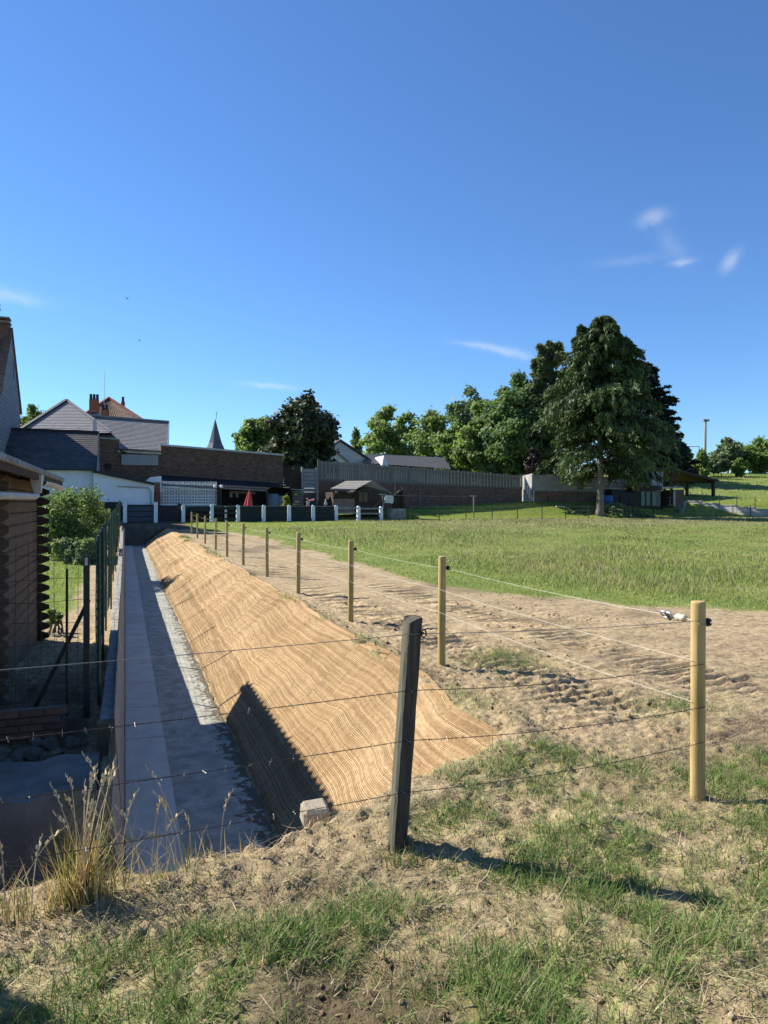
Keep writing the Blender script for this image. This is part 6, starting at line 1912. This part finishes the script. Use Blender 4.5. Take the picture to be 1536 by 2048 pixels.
shrub('weed_clump', 'small shaded weed growing at the corner of the log shed', (b.x + .12, b.y + .3, gz(b.x, b.y)), .16, .3, .5, M_LBUSH, 42, 500, .022, lobes=7, cat='weed')
b = PU(580, 1012, 51.4)
shrub('yellow_shrub', 'yellow-green rounded shrub peeking over the dark fence boards', (b.x, 51.4, gz(b.x, 51.4)), .62, .55, PU(580, 979, 51.4).z - gz(b.x, 51.4), M_LYEL, 43, 3200, .06, lobes=14)
# shrubs and flowers in front of the block screen
for i, (px, top, w_) in enumerate(((364, 1001, .5), (385, 1004, .6))):
    b = PU(px, 1015, 51.6)
    shrub('potted_shrub', ('dark little shrub left in front of the white block screen', 'dark little shrub right in front of the white block screen')[i], (b.x, 51.6, .75), w_, .4, PU(px, top, 51.6).z - .75, M_LHOLLY, 50 + i, 700, .06, lobes=7, group='dark shrubs before the block screen')
# vegetable bed by the spruce
r = np.random.default_rng(60); P = []
for px0, px1, py, uu_, n, h in ((1130, 1190, 1016, 53.4, 500, .35), (1212, 1262, 1018, 53.0, 1300, .75), (1225, 1300, 1023, 52.2, 700, .35)):
    a, b = PU(px0, py, uu_), PU(px1, py, uu_)
    x = r.uniform(a.x, b.x, n); y = uu_ + r.uniform(-.7, .9, n)
    P.append(np.stack([x, y, ground_coarse(x, y) + r.uniform(.02, h, n) * (.5 + .5 * vnoise(x * 2, y * 2, 3))], -1))
P = np.concatenate(P); N = unit(r, len(P)) + np.array([0, -.2, 1.0]); N /= np.linalg.norm(N, axis=1, keepdims=True)
vs, fs = leaf_cards(P, N, .10, r, 1.2)
o = link('vegetable_bed', np_mesh('vegetable_bed', vs, fs, M_LPALE, {'tint': np.repeat(r.random(len(P)), 4)[:, None].repeat(3, 1)})); o['kind'] = 'stuff'
a = PU(1112, 1013, 53.4)
o = MB().bar((a.x, 53.4, a.z), (a.x + .95, 53.3, a.z - .05), .25, .10).build('pale_plank', M_CONC, None, loc=a); tag(o, 'short pale plank lying on the lawn left of the spruce', 'plank')
# bush added out of view at the left, shaped only to shade the near grass
shrub('added_shade_bush', 'added unseen laurel bush shading the near grass left of the dry stalks', (-2.5, 4.15, .1), .78, .78, 3.1, M_LHOLLY, 70, 9000, .05, lobes=40)
# ------------------------------------------------------------------ grass, straw, clods
def blades(P, h, w, lean, az, bend, tint, seg=3):
    """P (n,3) roots; curved tapering blades; returns verts, quads, tints"""
    n = len(P)
    d = np.stack([np.cos(az), np.sin(az), 0 * az], -1)
    sd = np.stack([-np.sin(az), np.cos(az), 0 * az], -1)
    V_, rows = [], []
    for k_ in range(seg + 1):
        f = k_ / seg
        ang = lean + bend * f
        # integrate along the bend
        c = P + d * (h * f * np.sin(lean + bend * f * .5))[:, None] + np.array([0, 0, 1]) * (h * f * np.cos(lean + bend * f * .5))[:, None]
        ww = (w * (1 - f) ** .7 + w * .06)[:, None] * .5
        V_.append(c - sd * ww); V_.append(c + sd * ww)
    V_ = np.stack(V_, 1)
    base = (np.arange(n) * (2 * (seg + 1)))[:, None]
    q = [base + np.array([[2 * k_, 2 * k_ + 1, 2 * k_ + 3, 2 * k_ + 2]]) for k_ in range(seg)]
    return V_.reshape(-1, 3), np.stack(q, 1).reshape(-1, 4), np.repeat(tint, 2 * (seg + 1), 0)
M_BLADE = blade_mat('grass_blade', .32)
M_STRAW = blade_mat('dry_straw', .12)
GREEN = np.array([[.075, .155, .02], [.12, .215, .034], [.17, .25, .055], [.23, .28, .10]])
TAN = np.array([[.24, .185, .10], [.34, .275, .155], [.44, .37, .225], [.19, .145, .075]])
def pick(pal, r, n, jit=.18):
    i = r.integers(len(pal), size=n); j = r.integers(len(pal), size=n); f = r.random((n, 1))
    return (pal[i] * f + pal[j] * (1 - f)) * (1 + jit * r.normal(size=(n, 1))).clip(.5, 1.6)
def root(v, u):
    return np.stack([v, u, ground_z(v, u) - .004], -1)
def in_channel(v, u):
    ue = np.interp(v, EDGE_V, EDGE_U)
    return (u > ue + .02) & (u < U_END + 2) & (v < crest_v(u) + .18) & (v > -6)

# near tufts on the bare ground
r = np.random.default_rng(201)
N0 = 520000
v = r.uniform(-1.6, 6.5, N0); u = 1.75 + 6.5 * r.random(N0) ** 1.35
g = grass_density(v, u)
cl = fbm(v * 7, u * 7, 301, 3)
p = g * np.clip((cl - .30) * 3.2, 0, 1) * np.interp(np.hypot(v, u), [2, 4, 9], [1, .75, .5])
ok = (r.random(N0) < p) & ~in_channel(v, u)
v, u, g = v[ok], u[ok], g[ok]
n = len(v)
big = np.clip(g, .2, 1)
h = r.gamma(5, .0115, n) * (.5 + .7 * big) * (.7 + .6 * vnoise(v * 3, u * 3, 5))
dryf = np.clip(.48 - .42 * g + .20 * r.normal(size=n) + .5 * (fbm(v * 2, u * 2, 24, 3) - .5), 0, 1)
isdry = r.random(n) < dryf
tint = np.where(isdry[:, None], pick(TAN, r, n), pick(GREEN, r, n))
lean = np.abs(r.normal(.35, .4, n)) + np.where(isdry, .5, 0); bend = r.uniform(.2, 1.3, n)
vs, fs, ti = blades(root(v, u), h, r.uniform(.0026, .0058, n), lean, r.uniform(0, 6.283, n), bend, tint)
o = link('grass', np_mesh('grass', vs, fs, M_BLADE, {'tint': ti})); o['kind'] = 'stuff'
N_NEAR = n

# straw and dead stalks lying about
N0 = 85000
v = r.uniform(-1.8, 7, N0); u = 1.75 + 6.5 * r.random(N0) ** 1.3
dm = ss((fbm(v * 1.1, u * 1.1, 24, 4) - .36) * 4) * .6 + .32
dm = np.maximum(dm, 1.0 * ss((1.2 - v) / .8) * ss((u - 2.8) / .3))
dm = np.maximum(dm, .9 * np.exp(-((v - 1.15) / .45) ** 2 - ((u - 4.05) / .3) ** 2))
dm = np.where(u > 5.5, dm * .5, dm)
dm = dm * (1 - .8 * np.exp(-((v - .72) / .42) ** 2 - ((u - 2.42) / .42) ** 2))
ok = (r.random(N0) < dm) & ~in_channel(v, u)
v, u = v[ok], u[ok]; n = len(v)
P = root(v, u); P[:, 2] += r.uniform(.002, .02, n)
az = r.uniform(0, 6.283, n)
h = r.gamma(3, .028, n).clip(.02, .30)
vs, fs, ti = blades(P, h, r.uniform(.0018, .0042, n), np.full(n, 1.42) + r.normal(0, .14, n), az, r.normal(0, .5, n), pick(TAN, r, n), 2)
o = link('straw', np_mesh('straw', vs, fs, M_STRAW, {'tint': ti})); o['kind'] = 'stuff'

# crumbs and clods of soil
N0 = 26000
v = r.uniform(-1.5, 8, N0); u = 1.75 + 12 * r.random(N0) ** 1.5
m_ = np.clip(.10 + 1.2 * np.exp(-((v - .7) / .6) ** 2 - ((u - 2.5) / .6) ** 2) + .8 * np.exp(-((v - crest_v(u) - .25) / .25) ** 2) * (u > 5) + .4 * (fbm(v, u, 88, 3) > .55), 0, 1)
ok = (r.random(N0) < m_) & ~in_channel(v, u) & (soil_zone(v, u) > .5)
v, u = v[ok], u[ok]; n = len(v)
s = (r.gamma(1.4, .0042, n)).clip(.002, .030) * np.interp(np.hypot(v, u), [2, 6, 14], [1, 1.2, 1.9])
oct_v = np.array([[1, 0, 0], [-1, 0, 0], [0, 1, 0], [0, -1, 0], [0, 0, 1], [0, 0, -.6]], float)
oct_f = np.array([[0, 2, 4], [2, 1, 4], [1, 3, 4], [3, 0, 4], [2, 0, 5], [1, 2, 5], [3, 1, 5], [0, 3, 5]])
jit = r.uniform(.55, 1.35, (n, 6, 1)); ro = r.uniform(0, 6.283, n)
R_ = np.stack([np.stack([np.cos(ro), -np.sin(ro), 0 * ro], -1), np.stack([np.sin(ro), np.cos(ro), 0 * ro], -1), np.tile([0, 0, .8], (n, 1))], 1)
vs = np.einsum('nij,nkj->nki', R_, oct_v[None] * jit) * s[:, None, None] + (root(v, u) + np.array([0, 0, .006]))[:, None, :]
fs = (oct_f[None] + (np.arange(n) * 6)[:, None, None]).reshape(-1, 3)
z0a = np.zeros((n * 6, 3)); z0a[:, 1] = np.repeat((m_[ok] > .55) * r.uniform(.2, 1, n), 6)
o = link('clods', np_mesh('clods', vs.reshape(-1, 3), fs, M_GROUND, {'zone': z0a, 'zone2': np.zeros((n * 6, 3))})); o['kind'] = 'stuff'

# meadow
r = np.random.default_rng(202)
def meadow_pts(N0, d0, d1, a0=-.45, a1=.75):
    d = d0 * (d1 / d0) ** r.random(N0)
    a = r.uniform(a0, a1, N0)
    return d * np.sin(a + YAW), d * np.cos(a + YAW), d
N0 = 205000
v, u, d = meadow_pts(N0, 8.5, 78)
soil = soil_zone(v, u)
ok = (soil < .55 + .25 * r.random(N0)) & (v > 3.0) & (u < 51.3) & (u > 4)
v, u, d = v[ok], u[ok], d[ok]; n = len(v)
tall = .35 + .65 * ss((fbm(v * .22, u * .30, 501, 3) - .40) * 4)
edge = soil_zone(v + 1.2, u)
far_short = ss((u - 40) / 5) * ss((17 - v) / 6)
h = r.gamma(7, .020, n) * tall * (1 - .72 * soil_zone(v - 1.6, u)) * (1 - .72 * far_short)
h = h.clip(.05, .6)
w = np.interp(d, [9, 20, 40, 75], [.008, .017, .031, .050]) * r.uniform(.7, 1.3, n)
pk = ss((fbm(v * .16, u * .12, 77, 3) - .36) * 4) * ss((u - 22) / 18) * ss((v - 12) / 8)
MEAD = np.array([[.125, .20, .028], [.17, .235, .042], [.21, .255, .065], [.27, .28, .10]])
SEED = np.array([[.27, .215, .13], [.24, .20, .12], [.20, .19, .09], [.33, .28, .18]])
bright = soil_zone(v - 2.4, u)[:, None]
yel = ss((fbm(v * .35, u * .28, 811, 4) - .40) * 5)[:, None] * (1 - .8 * bright)
tint = pick(MEAD, r, n) * (1 + .15 * bright) * (1 + yel * np.array([.40, .14, .35]))
sd = r.random(n) < (.13 + .12 * yel[:, 0] + .42 * pk) * (1 - .9 * bright[:, 0]) * (1 - .85 * far_short)
tint = np.where(sd[:, None], pick(SEED, r, n), tint)
h = np.where(sd, h * 1.25, h)
az = r.uniform(0, 6.283, n)
vs, fs, ti = blades(root(v, u), h, w, np.abs(r.normal(.3, .35, n)), az, r.uniform(.2, 1.3, n), tint, 2)
o = link('meadow_grass', np_mesh('meadow_grass', vs, fs, M_BLADE, {'tint': ti})); o['kind'] = 'stuff'
# short lawn, hill grass and garden grass
N0 = 50000
v, u, d = meadow_pts(N0, 45, 150, -.2, .62)
hill = (CY * u + SY * v > 74) & (v > 46)
lawn = (u > 51.4) & (u < 56.5) & (v > 5)
ok = hill | lawn
v, u, d, hill = v[ok], u[ok], d[ok], hill[ok]; n = len(v)
h = np.where(hill, r.gamma(5, .030, n), r.gamma(5, .014, n))
tint = np.where((r.random(n) < .3)[:, None] & hill[:, None], pick(SEED, r, n), pick(MEAD, r, n) * 1.2)
vs, fs, ti = blades(root(v, u), h, d / FPX * 1.2 * r.uniform(.6, 1.3, n), np.abs(r.normal(.2, .2, n)), r.uniform(0, 6.28, n), r.uniform(.1, .8, n), tint, 2)
o = link('hill_grass', np_mesh('hill_grass', vs, fs, M_BLADE, {'tint': ti})); o['kind'] = 'stuff'
N0 = 30000
v = r.uniform(-5, -.4, N0); u = r.uniform(6.3, 30, N0)
g = np.where(u > 14, ss((-1.0 - v) / .3), .18 * (fbm(v * 2, u * 2, 4, 3) > .5)) * np.where((u < 8.2) & (v < -.9), 3, 1)
ok = r.random(N0) < g; v, u = v[ok], u[ok]; n = len(v)
tint = pick(GREEN * 1.25, r, n)
vs, fs, ti = blades(root(v, u), r.gamma(5, .012, n), np.interp(u, [8, 30], [.006, .016]), np.abs(r.normal(.2, .25, n)), r.uniform(0, 6.28, n), r.uniform(.1, .8, n), tint, 2)
o = link('garden_grass', np_mesh('garden_grass', vs, fs, M_BLADE, {'tint': ti})); o['kind'] = 'stuff'
# sprigs on the crest of the netting
N0 = 16000
u = r.uniform(5.2, 40, N0); v = crest_v(u) + r.normal(.1, .16, N0)
g = np.clip((fbm(u * .8, v * .8, 621, 3) - .50) * 6, 0, 1) * np.interp(u, [5, 14, 40], [.8, .5, 1]) * np.interp(u, [5, 9, 10, 30, 31], [1, 1, .6, .5, 1])
ok = r.random(N0) < g; v, u = v[ok], u[ok]; n = len(v)
vs, fs, ti = blades(root(v, u) + np.array([0, 0, .01]), r.gamma(5, .018, n), np.interp(u, [5, 40], [.005, .02]), np.abs(r.normal(.3, .3, n)), r.uniform(0, 6.28, n), r.uniform(.2, 1, n), pick(GREEN * 1.2, r, n), 2)
o = link('bank_grass', np_mesh('bank_grass', vs, fs, M_BLADE, {'tint': ti})); o['kind'] = 'stuff'

# tall dry grass at the left end of the bank
M_SEED = mottled('seed_head', (.48, .37, .22), (.70, .57, .37), 30, .9, 0)
def tuft(label, c, n_leaf, n_stem, spread, hmax, seed, greenf=.5, name='grass_tuft'):
    r = np.random.default_rng(seed)
    c = Vector((c[0], c[1], gz(c[0], c[1])))
    t = thing(name, label, 'grass tuft', c, 'tall dry grass tufts on the bank edge')
    n = n_leaf
    v = c.x + r.normal(0, spread, n); u = c.y + r.normal(0, spread * .6, n)
    P = np.stack([v, u, np.full(n, c.z - .02)], -1)
    h = r.uniform(.25, .75, n) * hmax
    DRYG = np.array([[.54, .41, .17], [.62, .50, .25], [.42, .36, .12], [.30, .28, .07], [.55, .31, .12]])
    tint = np.where((r.random(n) < greenf)[:, None], pick(np.array([[.10, .135, .03], [.19, .20, .06]]), r, n), pick(DRYG, r, n))
    vs, fs, ti = blades(P, h, r.uniform(.004, .0085, n), np.abs(r.normal(.06, .14, n)), r.uniform(0, 6.28, n), r.uniform(.1, 1.1, n) ** 1.5, tint, 5)
    link('leaves', np_mesh('leaves', vs - np.array(c), fs, M_BLADE, {'tint': ti}), t)
    for i in range(n_stem):
        a = r.uniform(0, 6.28); b0 = c + Vector((r.normal(0, spread), r.normal(0, spread * .5), -.02))
        hh = hmax * r.uniform(.65, 1.05); ln = r.uniform(.05, .4); d = Vector((math.cos(a), math.sin(a), 0))
        pts = [b0 + d * (ln * hh * (f ** 2)) + Vector((0, 0, hh * f * (1 - .12 * ln * f))) for f in np.linspace(0, 1, 6)]
        st = MB().tube(pts, [.0021] * 5 + [.0012], 4).build('stem', M_SEED, t)
        tip = pts[-1]; dd = (pts[-1] - pts[-2]).normalized()
        mb = MB(); L_ = r.uniform(.06, .12)
        for q in range(9):
            f = q / 8; p = tip + dd * (L_ * (f - .15)) + d * (.03 * f * f); a2 = q * 2.4
            o_ = Vector((math.cos(a2), math.sin(a2), .5)) * (.011 * math.sin(math.pi * (f * .8 + .15)) + .002)
            mb.slab([p, p + o_ + dd * .006, p + o_ * .8 + dd * .022, p + dd * .018], d * .002 + Vector((.0015, .0015, 0)))
        mb.build('seed_head', M_SEED, st)
    return t
tuft('largest clump of tall dry grass on the bank edge, with many seed heads', (-.19, 3.66), 300, 18, .07, .62, 301, .30)
tuft('sparse dry stalks with drooping heads right of the largest grass clump', (.13, 3.75), 50, 8, .12, .50, 302, .25)
tuft('thin reddish dry grass left of the largest grass clump', (-.50, 3.58), 60, 6, .09, .36, 303, .25)
tuft('small dry grass at the left edge under the barbed wire', (-.74, 3.45), 30, 3, .08, .34, 304, .3)
tuft('few bent dry stalks between the clump and the concrete block', (.40, 3.85), 26, 2, .10, .30, 305, .3)
tuft('small leafy green weed at the foot of the old dark post', (1.36, 3.46), 70, 0, .07, .17, 306, 1.0, 'weed_tuft')
